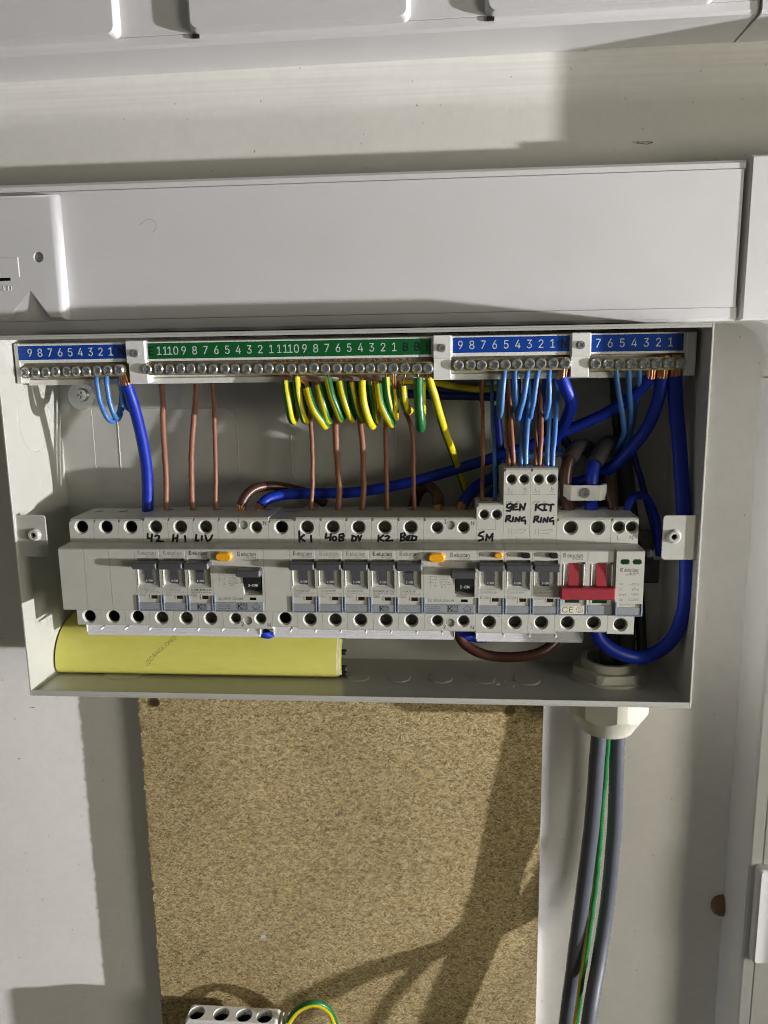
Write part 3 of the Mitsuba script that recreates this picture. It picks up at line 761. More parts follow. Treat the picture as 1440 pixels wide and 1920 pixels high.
# three breakers with residual current protection; two of them tall
def rcbo_print(code, tall, zt):
    y, ys = NY - 0.12, SY - 0.12
    m = [strokes([[(1.5, 106.6), (1.5, 109.0)]], 0.5, y), text('e', 1.3, 2.5, 107.0, y, center=False), text(code, 1.15, 2.0, 82.3, y, center=False), text('B10A' if not tall else 'B32A', 1.7, 2.0, 78.4, y, center=False)]
    if tall:
        m += [text('L', 2.0, 3.4, zt - 14.8, ys), text('N', 2.0, 13.9, zt - 14.8, ys), text('OUT', 0.9, 3.2, zt - 16.4, ys), text('OUT', 0.9, 13.9, zt - 16.4, ys),
              text('CE', 2.2, 4.0, zt - 24.0, ys, sx=1.1), text('S', 1.4, 9.0, zt - 23.6, ys), tri(prism_y(Point(9.0, zt - 22.9).buffer(1.3).difference(Point(9.0, zt - 22.9).buffer(1.1)), ys, ys + 0.14)),
              strokes([[(1.2, zt - 17.4), (16.0, zt - 17.4)], [(5.4, zt - 17.4), (5.4, zt - 14.0)], [(8.7, 112.6), (8.7, 116.0)], [(3.4, 117.6), (3.4, 121.4)], [(5.6, 117.6), (5.6, 121.4)], [(7.0, 118.4), (11.4, 118.4)], [(7.0, 120.4), (11.4, 120.4)],
                       [(11.4, 118.0), (14.2, 119.6), (14.8, 120.8), (11.4, 120.6)]], 0.2, ys),
              text('L', 1.8, 2.6, 54.2, ys), text('IN', 1.0, 2.6, 52.4, ys)]
    else:
        m += [strokes([[(1.2, zt - 17.2), (12.6, zt - 17.2), (12.6, zt - 11.4)]], 0.2, ys), text('I=', 1.2, 15.2, 60.4, ys)]
    return m


for k, nm, zt, lines, btn, lb in (
        (16, 'SM', 138.2, [[(321.63,119.34),(319.30,118.43),(318.29,116.62),(320.93,116.02),(321.24,114.06),(318.31,113.15)],[(323.15,113.31),(323.78,117.24),(325.34,114.53),(327.50,118.00),(327.26,113.17)]], 'yellow_plastic', 'short residual current breaker marked SM in black marker, left of GEN RING'),
        (17, 'GEN RING', 161.6, [[(340.47,137.44),(338.58,138.18),(336.85,137.29),(336.59,135.81),(337.90,135.21),(339.62,136.25),(339.90,136.55),(339.36,134.47),(338.65,133.28),(336.62,133.43)],[(342.92,137.88),(341.05,137.44),(340.67,134.02),(343.70,134.32)],[(341.00,135.95),(343.02,136.17)],[(345.01,133.72),(345.38,137.73),(347.46,134.02),(348.61,138.17)],[(336.00,126.19),(336.67,129.85),(338.84,130.00),(338.58,128.51),(336.99,127.91),(339.34,126.20)],[(340.89,129.11),(340.43,126.27)],[(342.10,126.13),(342.78,128.81),(344.42,126.20),(345.23,129.26)],[(348.27,129.11),(346.55,128.37),(346.15,126.58),(348.75,127.03),(348.79,124.79)]],
         'grey_plastic', 'tall residual current breaker marked GEN RING in black marker'),
        (18, 'KIT RING', 161.6, [[(355.75,137.72),(355.26,133.72)],[(358.77,137.72),(356.22,135.80),(359.14,133.87)],[(359.78,137.57),(362.65,137.72)],[(361.22,137.57),(360.87,133.87)],[(359.87,133.72),(362.31,133.87)],[(363.38,137.42),(366.96,137.56)],[(365.24,137.42),(364.91,133.28)],[(354.34,125.84),(354.99,129.49),(357.15,129.64),(356.89,128.15),(355.32,127.55),(357.66,125.84)],[(359.19,128.75),(358.74,125.92)],[(360.41,125.77),(361.07,128.45),(362.71,125.85),(363.51,128.90)],[(366.60,128.75),(364.89,128.01),(364.51,126.22),(367.09,126.67),(367.14,124.51)]],
         'grey_plastic', 'tall residual current breaker marked KIT RING in black marker')):
    x = X0 + PITCH * k
    tall = zt > 150
    ht, hb = [(4.9, zt - 7.4, 2.75), (13.1, zt - 7.4, 2.75)], [(8.75, 56.6, 4.0)]
    body = module_body(17.5, zt, ZB - 1.0, ht, hb, mcb_recess, slots=(), back_top=-68.0)
    for sx in (4.9, 13.1):
        body -= cyl_z(sx, -79, zt - 7, zt + 3, 2.9, 2.9, 20)
    t = thing('residual_breaker', lb, 'circuit breaker', 'breakers with residual current protection')
    put(t + '__body', shape(body, 'breaker_plastic'), at=(x, 0, 0))
    for p in ('toggle', 'toggle_stem', 'toggle_mark', 'cheek', 'indicator', 'indicator_frame', 'label_holder', 'label_card'):
        put(f'{t}__{p}', MCB[p], at=(x, 0, 0))
    add_screws(t, x, ht + hb)
    put(t + '__card_printing', CARD_FAINT, at=(x, 0, 0))
    bt = slab_y(rrect(10.6, 16.2, 106.2, 109.6, 1.7), NY - 3.0, NY + 1, 0.6)
    put(t + '__test_button', shape(bt, btn if not tall else 'black_plastic', smooth=35), at=(x, 0, 0))
    put(t + '__printing', shape(rcbo_print('CU1RCBO10B', tall, zt), 'ink_grey'), at=(x, 0, 0))
    put(t + '__handwriting', ink(lines), label=f'black marker letters {nm}')

# main switch
mh_t, mh_b = [(8.9, 122.0, 4.0), (26.4, 122.0, 4.0)], [(8.7, 56.8, 4.0), (26.0, 56.8, 4.0)]
mb = module_body(35.0, ZT, ZB + 0.6, mh_t, mh_b, ((1.6, 16.0, 82.4, 103.4, 2.3), (19.2, 33.6, 82.4, 103.4, 2.3)), slots=(8.9, 26.4))
x = X0 + PITCH * 19
ms = thing('main_switch', 'double width main switch with one wide red toggle, switched down', 'main switch')
put(ms + '__body', shape(mb, 'breaker_plastic'), at=(x, 0, 0))
put(ms + '__toggle', shape([tri(cbox(0.3, 34.6, -114.0, -105.0, 79.6, 87.4, 0.7)), tri(prism_x(Polygon([(-104, 86), (-109.2, 86.5), (-108.4, 96), (-107.2, 102.6), (-104, 102.6)]), 5.7, 12.1)),
                            tri(prism_x(Polygon([(-104, 86), (-109.2, 86.5), (-108.4, 96), (-107.2, 102.6), (-104, 102.6)]), 23.2, 29.6))], 'red_plastic'), at=(x, 0, 0), label='wide red toggle with two stems')
for cx in (1.8, 14.6, 19.4, 32.2):
    put(ms + '__cheek', shape(cbox(cx, cx + 1.1, -109.4, -103, 87.6, 102.0, 0.4), 'breaker_plastic'), at=(x, 0, 0))
for a in (3.6, 21.0):
    put(ms + '__indicator', shape(cbox(a, a + 9.4, NY - 0.12, NY + 0.5, 76.3, 78.7, 0.1), 'window_green'), at=(x, 0, 0))
    put(ms + '__indicator_frame', shape(prism_y(rect_line(a - 1.4, a + 10.8, 75.4, 79.6, 0.6), NY - 0.25, NY + 0.2), 'breaker_plastic'), at=(x, 0, 0))
put(ms + '__label_card', shape(cbox(1.4, 16.4, NY - 0.6, NY - 0.1, 69.0, 74.8, 0.15), 'paper_edge'), at=(x, 0, 0), label='pale card printed with approval marks')
put(ms + '__label_card', shape(cbox(18.2, 33.8, NY - 0.6, NY - 0.1, 69.0, 74.8, 0.15), 'label_grey'), at=(x, 0, 0))
put(ms + '__label_holder', shape([tri(cbox(a, a + 1.0, NY - 1.0, NY - 0.05, 68.1, 79.0, 0.2)) for a in (0.3, 16.8, 33.9)] + [tri(cbox(1.31, 33.89, NY - 0.9, NY - 0.05, 68.1, 68.9, 0.2))], 'clip_blue'), at=(x, 0, 0))
put(ms + '__printing', shape(logo(2.0, 106.4) + [strokes([[(17.5, 104.4), (17.5, 110.2)]], 0.2, NY - 0.12)], 'ink_grey'), at=(x, 0, 0))
put(ms + '__card_printing', shape([text('CE', 3.8, 5.6, 70.0, NY - 0.72, sx=1.15), text('S', 2.4, 13.2, 70.6, NY - 0.72), tri(prism_y(Point(13.2, 71.9).buffer(2.1).difference(Point(13.2, 71.9).buffer(1.8)), NY - 0.72, NY - 0.58))], 'ink_grey'), at=(x, 0, 0))
add_screws(ms, x, mh_t + mh_b)

# surge protector
x = X0 + PITCH * 21
sh_t, sh_b = [(5.0, 122.4, 3.4), (13.2, 122.4, 3.4)], [(8.6, 55.8, 4.0)]
sb = module_body(17.6, ZT, ZB - 0.6, sh_t, sh_b, (), y_nose=-110.5, nose=(68.2, 110.9))
for z in (111.4, 112.6):
    sb -= cube(-1, 19, -108 + (z - 111) * 4, -95, z, z + 0.5)
spd = thing('surge_protector', 'narrow surge protector with two green windows at the right end of the row', 'surge protector')
put(spd + '__body', shape(sb, 'breaker_plastic'), at=(x, 0, 0))
for a in (2.6, 10.2):
    put(spd + '__window', shape(slab_y(rrect(a, a + 5.6, 102.4, 105.8, 1.5), -110.7, -109, 0.1), 'window_green'), at=(x, 0, 0))
yy = -110.62
put(spd + '__printing', shape(logo(2.6, 97.6, 2.2, yy) + [text('CUSPDT2T3', 0.9, 9.0, 95.2, yy)] + [m for a, b, z in (('Uc', '~275V', 88.8), ('In', '20kA', 85.4), ('Imax', '40kA', 82.0), ('Up', '≤1.3kV', 78.6)) for m in
                              (text(a, 1.4, 2.6, z, yy, center=False), text(b, 1.4, 14.8, z, yy, center=False, right=True))] + [text('IEC 61643-11 T2', 1.0, 8.6, 75.4, yy)], 'ink_grey'), at=(x, 0, 0))
put(spd + '__label_card', shape(cbox(1.6, 16.0, -111.1, -110.55, 69.2, 74.2, 0.15), 'label_grey'), at=(x, 0, 0))
put(spd + '__label_holder', shape([tri(cbox(0.2, 1.4, -111.6, -110.5, 68.3, 77.4, 0.2)), tri(cbox(16.2, 17.2, -111.6, -110.5, 68.3, 76.4, 0.2)), tri(cbox(1.41, 16.19, -111.5, -110.5, 68.3, 69.1, 0.2))], 'clip_blue'), at=(x, 0, 0))
for c, cx in (('L', 5.0), ('N', 13.2)):
    put(spd + '__terminal_mark', shape(text(c, 2.6, cx, 114.2, SY - 0.12), 'ink_grey'), at=(x, 0, 0))
add_screws(spd, x, sh_t + sh_b)

# busbar covers under the breakers
for x0, x1, zt, lb in ((30.8, 161.8, 49.4, 'white comb busbar cover under the left group of breakers'), (171.4, 303.0, 49.2, 'white comb busbar cover under the middle group of breakers'),
                       (317.9, 393.4, 48.2, 'white comb busbar cover under the right group of breakers')):
    t = thing('busbar', lb, 'busbar', 'busbar covers under the breakers')
    zb = zt - 14.4
    prof = [(-50, zt), (-66, zt), (-66, zb + 5.0), (-66.25, zb + 4.8), (-66.25, zb + 3.0), (-66.5, zb + 2.8), (-66.5, zb + 0.4), (-66.1, zb), (-50, zb)]
    put(t + '__cover', shape(prism_x(prof, x0 + 0.7, x1 - 0.7), 'busbar_plastic'))
    for a in (x0, x1 - 0.6):
        put(t + '__end_cap', shape(cbox(a, a + 0.6, -67, -50, zb + 2.2, zt + 1.5, 0.15), 'white_plastic'))
    n = int((x1 - x0) // PITCH)
    put(t + '__fins', shape([tri(cbox(x0 + (i + 1) * PITCH - 0.7 + (5 if x0 < 100 else 0), x0 + (i + 1) * PITCH + 0.7 + (5 if x0 < 100 else 0), -92.0, -66.5, zt - 1.6, zt - 0.1, 0.2)) for i in range(n) if x0 + (i + 1) * PITCH + 6 < x1], 'busbar_plastic'))

# ---------------------------------------------------------------- folded yellow booklet on the floor of the unit
bk = thing('booklet', 'folded yellow booklet lying in the bottom left of the unit', 'booklet')
pro = curve([(-24, 41), (-34, 39.6), (-46, 36.5), (-55, 31), (-61.5, 23), (-64.5, 14), (-64.2, 7), (-61, 3.0), (-54, 1.8)], 1.2)
for i, (off, xa, xb, m) in enumerate(((0.0, 2.8, 216.6, 'yellow_paper'), (0.9, 2.4, 218.6, 'paper_edge'), (1.7, 2.6, 220.0, 'yellow_paper'))):
    tn = np.gradient(pro, axis=0); tn /= np.linalg.norm(tn, axis=1, keepdims=True)
    nrm = np.stack([-tn[:, 1], tn[:, 0]], 1)
    inn = pro + nrm * -off if (nrm[:, 0].mean() < 0) else pro + nrm * off
    pr = Polygon(np.vstack([inn, (inn + (nrm * -0.35 if (nrm[:, 0].mean() < 0) else nrm * 0.35))[::-1]])).buffer(0)
    put(bk + ('__cover' if i == 0 else '__page'), shape(prism_x(pr, xa, xb), m, smooth=30))
put(bk + '__dark_edge', shape(prism_x(Polygon(np.vstack([pro + [3.0, -0.5], (pro + [4.2, -0.8])[::-1]])).buffer(0), 1.6, 2.3), 'black_plastic'))
for z, y in ((38.5, -42), (33.0, -54), (23.0, -60), (11, -61), (6, -60)):
    put(bk + '__binding_tooth', shape(cbox(217.4, 223.4, y, y + 5, z - 3.4, z - 0.4, 0.5), 'black_plastic'))
tx = meshkit.text_mesh('JICANGLONG', 3.2, 0.12)
tx.apply_translation([-tx.centroid[0], -1.5, 0])
tx.apply_transform(trimesh.transformations.rotation_matrix(math.radians(44), [0, 0, 1]))
v = tx.vertices.copy()
L = np.concatenate([[0], np.cumsum(np.linalg.norm(np.diff(pro, axis=0), axis=1))])[::-1]
s = np.interp(v[:, 1] + 26, L[::-1], np.arange(len(pro))[::-1])
py_, pz_ = np.interp(s, np.arange(len(pro)), pro[:, 0]), np.interp(s, np.arange(len(pro)), pro[:, 1])
ny_, nz_ = np.interp(s, np.arange(len(pro)), nrm[:, 0]), np.interp(s, np.arange(len(pro)), nrm[:, 1])
sg = -1 if nrm[:, 0].mean() > 0 else 1
tx.vertices = np.stack([v[:, 0] + 84, py_ + sg * ny_ * (v[:, 2] + 0.06), pz_ + sg * nz_ * (v[:, 2] + 0.06)], 1)
put(bk + '__lettering', shape(tx, 'ink_olive'))

# ---------------------------------------------------------------- cable gland
gl = thing('cable_gland', 'large off white cable gland screwed through the floor of the unit', 'cable gland')
GX, GY = 416.5, -44.0
hexa = lambda r, a: [(GX + r * math.cos(a + i * math.pi / 3), GY + r * math.sin(a + i * math.pi / 3)) for i in range(6)]


def vprism(pts, z0, z1):
    return m3.Manifold.extrude(section(Polygon(pts)), z1 - z0).translate([0, 0, z0])


bore = cyl_z(GX, GY, -80, 40, 17.0, 17.0, 48)
nut = (vprism(hexa(27.8, math.radians(125)), 1.4, 9.5) ^ cyl_z(GX, GY, 0, 10, 27.6, 25.4, 64)) + cyl_z(GX, GY, 1.35, 3.2, 27.5, 27.5, 64) - bore
put(gl + '__lock_nut', shape(nut, 'gland_plastic', smooth=25))
put(gl + '__thread', shape(cyl_z(GX, GY, 1.5, 15.0, 20.4, 20.0, 48) - bore, 'gland_plastic', smooth=25))
dome = (vprism(hexa(31.5, math.radians(100)), -42, -0.2) ^ (cyl_z(GX, GY, -24, -0.1, 29.5, 29.5, 64) + cyl_z(GX, GY, -38, -23.9, 20.5, 29.5, 64)) ) + cyl_z(GX, GY, -40.5, -36, 19.2, 21.5, 64) - cyl_z(GX, GY, -80, 40, 15.4, 15.4, 48)
put(gl + '__dome_nut', shape(dome, 'gland_plastic', smooth=22))
put(gl + '__seal', shape(cyl_z(GX, GY, -37, -30, 15.3, 15.3, 40), 'black_plastic'))

# ---------------------------------------------------------------- cables and wires
def wire(name, label, cat, pts, r, m, group=None, **k):
    key = thing(name, label, cat, group)
    scene[key] = tube_shape(pts, r, m, **{'wob': 0.9 if np.max(r) < 3.4 else 0.35, **k})
    return key


# supply cables hanging from the gland
wire('grey_supply_cable', 'thick grey supply cable hanging below the gland, left one of two', 'cable', [(413.7,-33.0,-39.9), (413.0,-34.0,-61.4), (409.9,-37.0,-127.2), (403.9,-39.0,-196.0), (394.6,-46.0,-287.8), (389.4,-50.0,-339.6), (384.6,-50.0,-494.7), (390.9,-46.0,-738.5)], 5.9, 'sheath_grey', 'grey supply cables', n=28)
wire('grey_supply_cable', 'thick grey supply cable hanging below the gland, right one of two', 'cable', [(428.6,-27.0,-42.5), (429.1,-27.0,-64.6), (429.5,-28.0,-132.2), (425.0,-34.0,-198.9), (417.1,-49.0,-235.0), (406.9,-72.0,-262.6), (399.7,-88.0,-299.3), (398.8,-90.0,-440.2), (411.8,-60.0,-711.1)], 5.7, 'sheath_grey', 'grey supply cables', n=28)
wire('earth_cable', 'green and yellow earth cable hanging between the two grey supply cables', 'cable', [(420.1,-31.0,-40.7), (420.5,-31.0,-62.8), (417.2,-34.0,-133.4), (412.4,-40.0,-194.8), (399.5,-60.0,-274.3), (394.2,-66.0,-322.6), (391.5,-66.0,-472.8), (400.7,-50.0,-730.2)], 2.3, 'sheath_stripe', phase=0.5, twist=0.0011)
# the same supply cables inside the unit, rising behind the breakers to their cut ends
wire('sheathed_supply_core', 'dark grey cable bending over behind the clamp, cut end with brown core', 'cable', [(417.8,-42.0,-27.0), (416.3,-42.0,10.9), (416.8,-30.0,64.8), (409.6,-28.0,144.6), (401.7,-30.0,165.1), (390.4,-40.0,170.0), (382.0,-50.0,162.1)], [6.0, 6.0, 6.0, 6.0, 5.6, 5.6], 'sheath_dark_grey', 'cut sheath ends behind the clamp')
wire('sheathed_supply_core', 'dark grey cable bending over behind the clamp, cut end with blue core', 'cable', [(430.3,-42.0,-26.7), (429.5,-42.0,11.1), (431.2,-28.0,64.3), (427.6,-26.0,144.2), (420.5,-30.0,167.3), (409.6,-42.0,172.3), (400.0,-52.0,160.0)], [6.4, 6.4, 6.0, 6.0, 5.6, 5.6], 'sheath_dark_grey', 'cut sheath ends behind the clamp')
wire('brown_supply_core', 'thick dark brown core running down through the white clamp to the main switch', 'wire', [(384.6,-47.0,167.7), (381.6,-51.0,160.0), (379.8,-53.0,148.2), (380.7,-54.0,137.1), (381.3,-61.0,127.7), (382.0,-61.0,117.5)], 4.3, 'sheath_dark_brown')
wire('blue_supply_core', 'thick bright blue core running down through the white clamp to the main switch', 'wire', [(403.0,-47.0,166.1), (399.2,-51.0,157.6), (397.5,-54.0,148.3), (397.6,-54.0,136.3), (396.6,-61.0,127.7), (396.9,-61.0,117.6)], 4.6, 'sheath_blue')
sc = thing('saddle_clamp', 'white saddle clamp with a centre screw holding the supply cores', 'clamp')
s = LineString([(377.5, -40), (379, -57), (383, -61.5), (402, -61.5), (406.5, -57), (408, -40)]).buffer(1.0)
cm = m3.Manifold.extrude(section(s), 10.6).translate([0, 0, 135.2])
put(sc + '__strap', shape(cm, 'white_plastic'))
put(sc + '__screw', shape(cyl_y(0, 0, -2.2, 0, 3.0, 3.8) - cube(-0.6, 0.6, -4, -1, -2.2, 2.2) - cube(-2.2, 2.2, -4, -1, -0.6, 0.6), 'dull_zinc'), at=(391.6, -62.4, 140.6), rot=20)

# heavy neutral tails
def heavy(name, label, pts, r, m, ends=(), group=None, **k):
    key = wire(name, label, 'wire', pts, r, m, group, **k)
    for i, (a, b) in enumerate(ends):
        put(key + '__copper_end', shape(strands(a, b, r * 0.86, seed=len(scene) + i), 'copper', smooth=True))
    return key


G_TAIL = None
heavy('neutral_tail', 'thick blue neutral tail dropping from the left neutral bar behind the blank modules', [(78.3,-74.0,218.0), (80.5,-72.0,207.0), (81.9,-66.0,187.0), (82.4,-60.0,161.8), (81.5,-58.0,144.1), (79.4,-58.0,120.5)], 4.1, 'sheath_blue', [((78.6,-74.0,217.3), (75.9,-75.0,229.6))])
heavy('neutral_tail', 'long thick blue tail rising from the left residual current switch to the right neutral bar', [(165.1,-62.0,131.8), (168.5,-58.0,135.4), (179.0,-52.0,137.9), (201.7,-48.0,138.3), (228.7,-46.0,138.7), (267.4,-44.0,145.0), (313.4,-42.0,157.7), (351.0,-42.0,169.7), (379.9,-46.0,181.9), (406.6,-56.0,195.5), (423.2,-66.0,208.9), (429.6,-72.0,218.3)], 3.9, 'sheath_blue', [((166.0,-61.0,132.4), (162.9,-62.0,127.2)), ((429.6,-72.0,217.6), (429.8,-74.0,231.9))])
heavy('neutral_tail', 'thick blue neutral tail curving down from the right neutral bar behind the supply cores', [(436.8,-73.0,218.2), (436.1,-70.0,205.4), (431.9,-62.0,185.6), (422.9,-52.0,168.4), (411.0,-42.0,154.2), (390.0,-36.0,143.8), (360.1,-32.0,143.3), (336.6,-36.0,148.7), (320.9,-46.0,144.3), (311.6,-56.0,136.7), (308.1,-60.0,131.4)], 4.2, 'sheath_blue', [((308.5,-60.0,132.9), (306.3,-62.0,127.2)), ((436.8,-73.0,217.5), (437.8,-74.0,232.5))])
heavy('neutral_tail', 'thick blue neutral tail looping down the right wall and under to the main switch', [(444.5,-73.0,219.1), (446.8,-72.0,200.1), (450.6,-74.0,168.8), (453.3,-80.0,130.5), (455.8,-84.0,95.2), (455.8,-83.0,61.7), (449.2,-77.0,38.3), (434.0,-70.0,25.3), (416.9,-72.0,29.0), (403.8,-72.0,38.2), (399.0,-70.0,51.0)], 4.7, 'sheath_blue', [((444.9,-73.0,218.1), (444.9,-74.0,232.7))], n=24)
heavy('neutral_tail', 'short thick blue neutral tail bending behind the breakers from the middle neutral bar', [(372.3,-74.0,219.1), (375.7,-73.0,211.4), (379.9,-68.0,202.4), (378.6,-58.0,191.2), (374.8,-46.0,179.3), (370.5,-36.0,165.1)], 4.1, 'sheath_blue', [((372.7,-74.0,217.7), (373.5,-75.0,232.1))])
heavy('brown_link', 'thick dark brown link arching out of the left residual current switch', [(150.7,-62.0,131.8), (152.8,-60.0,136.9), (158.0,-55.0,142.3), (168.1,-46.0,143.6), (180.2,-38.0,140.8), (192.9,-32.0,136.2), (207.3,-30.0,127.3)], 3.5, 'sheath_dark_brown', [((150.9,-61.0,133.6), (149.7,-62.0,127.2))])
heavy('brown_link', 'thick dark brown link arching out of the right residual current switch', [(291.4,-62.0,131.7), (290.6,-58.0,137.9), (286.0,-50.0,142.7), (280.8,-42.0,141.5), (276.3,-36.0,136.3), (272.2,-32.0,125.6)], 4.0, 'sheath_dark_brown', [((291.0,-61.0,133.8), (291.4,-62.0,127.9))])
wire('brown_loop', 'dark brown cable sagging under the right busbar cover', 'cable', [(304.4,-52.0,37.8), (309.8,-54.0,27.9), (323.4,-56.0,20.7), (344.6,-56.0,18.5), (365.9,-54.0,22.2), (379.9,-48.0,31.2)], 3.7, 'sheath_dark_brown')
wire('blue_link', 'short blue link under the left residual current switch', 'wire', [(156.3,-54.0,40.8), (160.9,-54.0,34.2), (170.3,-50.0,28.7), (184.7,-40.0,28.7)], 3.6, 'sheath_blue', 'short blue links under the residual current switches')
wire('blue_link', 'short blue link under the right residual current switch', 'wire', [(302.8,-54.0,44.2), (309.0,-54.0,36.1), (321.7,-48.0,30.0), (341.8,-40.0,31.6)], 3.6, 'sheath_blue', 'short blue links under the residual current switches')
wire('surge_neutral', 'thin dark blue wire arching into the top of the surge protector', 'wire', [(421.3,-62.0,117.8), (421.1,-62.0,130.9), (426.5,-58.0,137.3), (434.4,-52.0,136.6), (441.9,-44.0,128.4), (448.5,-36.0,112.6), (452.7,-30.0,89.4)], 2.8, 'sheath_blue')
wire('surge_live', 'dark brown wire dropping into the top of the surge protector', 'wire', [(411.9,-62.0,117.8), (411.5,-62.0,129.0), (409.8,-56.0,139.2), (408.5,-46.0,149.0)], 3.0, 'sheath_dark_brown')
wire('thin_blue_wire', 'thin dark blue wire slanting down to the right behind the surge protector', 'wire', [(425.2,-36.0,183.7), (428.8,-36.0,166.7), (437.0,-36.0,141.8), (446.9,-32.0,111.7), (455.3,-26.0,88.4)], 2.3, 'sheath_dark_blue')
wire('dark_cable', 'black cable rising behind the breakers on the right', 'cable', [(440.9,-44.0,12.1), (440.7,-24.0,63.2), (433.1,-24.0,124.1), (425.4,-24.0,151.8), (420.4,-24.0,182.9), (414.3,-28.0,239.5)], 3.6, 'sheath_black')
# bundle passing behind the middle
wire('rear_blue_cable', 'dark blue cable crossing behind the top of the unit, lower one', 'cable', [(243.6,-26.0,209.8), (290.4,-25.0,206.9), (321.3,-25.0,205.8), (353.8,-26.0,202.0), (374.9,-28.0,183.6), (388.5,-30.0,164.4)], 3.2, 'sheath_dark_blue', 'dark blue cables crossing behind')
wire('rear_blue_cable', 'dark blue cable crossing behind the top of the unit, upper one', 'cable', [(282.7,-27.0,212.1), (313.5,-27.0,209.8), (344.1,-27.0,207.5), (363.3,-28.0,195.2), (375.1,-30.0,166.4)], 2.8, 'sheath_dark_blue', 'dark blue cables crossing behind')
wire('rear_earth_cable', 'green and yellow cable crossing behind the top of the unit', 'cable', [(244.3,-32.0,217.6), (282.8,-33.0,216.8), (305.7,-34.0,212.7), (322.8,-34.0,211.0), (339.8,-33.0,213.8), (358.5,-32.0,221.7)], 2.6, 'sheath_stripe', phase=0.05)
wire('rear_blue_loop', 'blue wire curling behind the SM breaker', 'wire', [(332.3,-34.0,199.6), (336.0,-34.0,153.5), (332.8,-38.0,140.4), (327.0,-40.0,130.9), (335.1,-36.0,122.3)], 3.4, 'sheath_blue')
wire('rear_link', 'blue wire end crossing between the KIT RING breaker and the brown core', 'wire', [(355.0,-40.0,163.4), (370.0,-40.0,165.2), (381.7,-42.0,165.0), (388.9,-40.0,157.8)], 2.4, 'sheath_light_blue')

# brown live wires
for lb, r, pts in (
        ('brown live wire running down into the H2 breaker', 1.95, [(92.2,-46.0,225.5), (93.1,-48.0,210.4), (93.8,-52.0,187.8), (95.9,-58.0,157.6), (95.4,-61.0,127.8), (94.9,-61.0,121.1)]),
        ('brown live wire running down into the H1 breaker', 1.95, [(119.6,-46.0,225.2), (117.8,-48.0,210.1), (115.8,-52.0,187.6), (114.7,-58.0,157.5), (114.7,-61.0,127.8), (114.3,-61.0,121.1)]),
        ('brown live wire running down into the LIV breaker', 1.5, [(129.7,-46.0,225.0), (130.6,-48.0,210.0), (131.4,-52.0,187.4), (132.3,-58.0,157.5), (131.5,-61.0,127.8), (131.2,-61.0,121.1)]),
        ('brown live wire running down into the K1 breaker', 1.5, [(200.2,-46.0,224.0), (200.7,-50.0,194.2), (202.2,-54.0,171.9), (202.2,-58.0,149.5), (200.9,-61.0,127.7), (200.7,-61.0,121.2)]),
        ('brown live wire running down into the HOB breaker', 2.2, [(217.7,-46.0,223.8), (218.3,-50.0,194.1), (219.4,-54.0,171.8), (220.9,-58.0,149.5), (220.4,-61.0,127.7), (220.2,-61.0,121.2)]),
        ('brown live wire running down into the OV breaker', 2.0, [(234.4,-46.0,223.6), (235.7,-50.0,193.9), (237.7,-54.0,175.4), (238.8,-58.0,153.2), (237.5,-61.0,127.7), (237.4,-61.0,121.2)]),
        ('brown live wire running down into the K2 breaker', 1.6, [(254.0,-46.0,223.3), (253.9,-50.0,193.7), (254.2,-54.0,171.5), (255.0,-58.0,149.4), (254.9,-61.0,127.7), (254.8,-61.0,121.2)]),
        ('brown live wire running down into the BED breaker', 1.5, [(261.5,-46.0,223.2), (267.1,-50.0,199.2), (272.0,-54.0,186.4), (273.6,-58.0,168.1), (274.5,-61.0,127.7), (274.4,-61.0,121.2)]),
        ('thin brown live wire running down into the SM breaker', 1.35, [(322.1,-46.0,226.0), (321.7,-50.0,207.8), (321.8,-60.0,186.4), (321.4,-72.0,162.1), (320.9,-79.0,138.4), (321.0,-79.0,132.1)]),
        ('brown wire into the GEN RING breaker, left of the pair', 1.35, [(336.1,-50.0,225.8), (337.2,-58.0,207.9), (337.3,-70.0,187.0), (338.4,-79.0,163.6), (338.5,-79.0,157.5)]),
        ('brown wire into the GEN RING breaker, right of the pair', 1.45, [(338.9,-52.0,225.8), (339.6,-60.0,207.9), (339.6,-72.0,190.7), (340.4,-78.0,177.0), (341.5,-79.0,163.5), (341.6,-79.0,157.5)]),
        ('brown wire into the KIT RING breaker, left of the pair', 1.35, [(357.5,-50.0,225.5), (357.4,-58.0,207.6), (357.2,-70.0,186.8), (355.9,-79.0,163.5), (356.1,-79.0,157.4)]),
        ('brown wire into the KIT RING breaker, right of the pair', 1.45, [(360.6,-52.0,225.4), (360.0,-60.0,207.7), (360.0,-72.0,190.5), (359.3,-78.0,176.8), (358.4,-79.0,163.5), (358.5,-79.0,157.4)])):
    wire('live_wire', lb, 'wire', pts, r, 'sheath_brown', 'brown live wires')

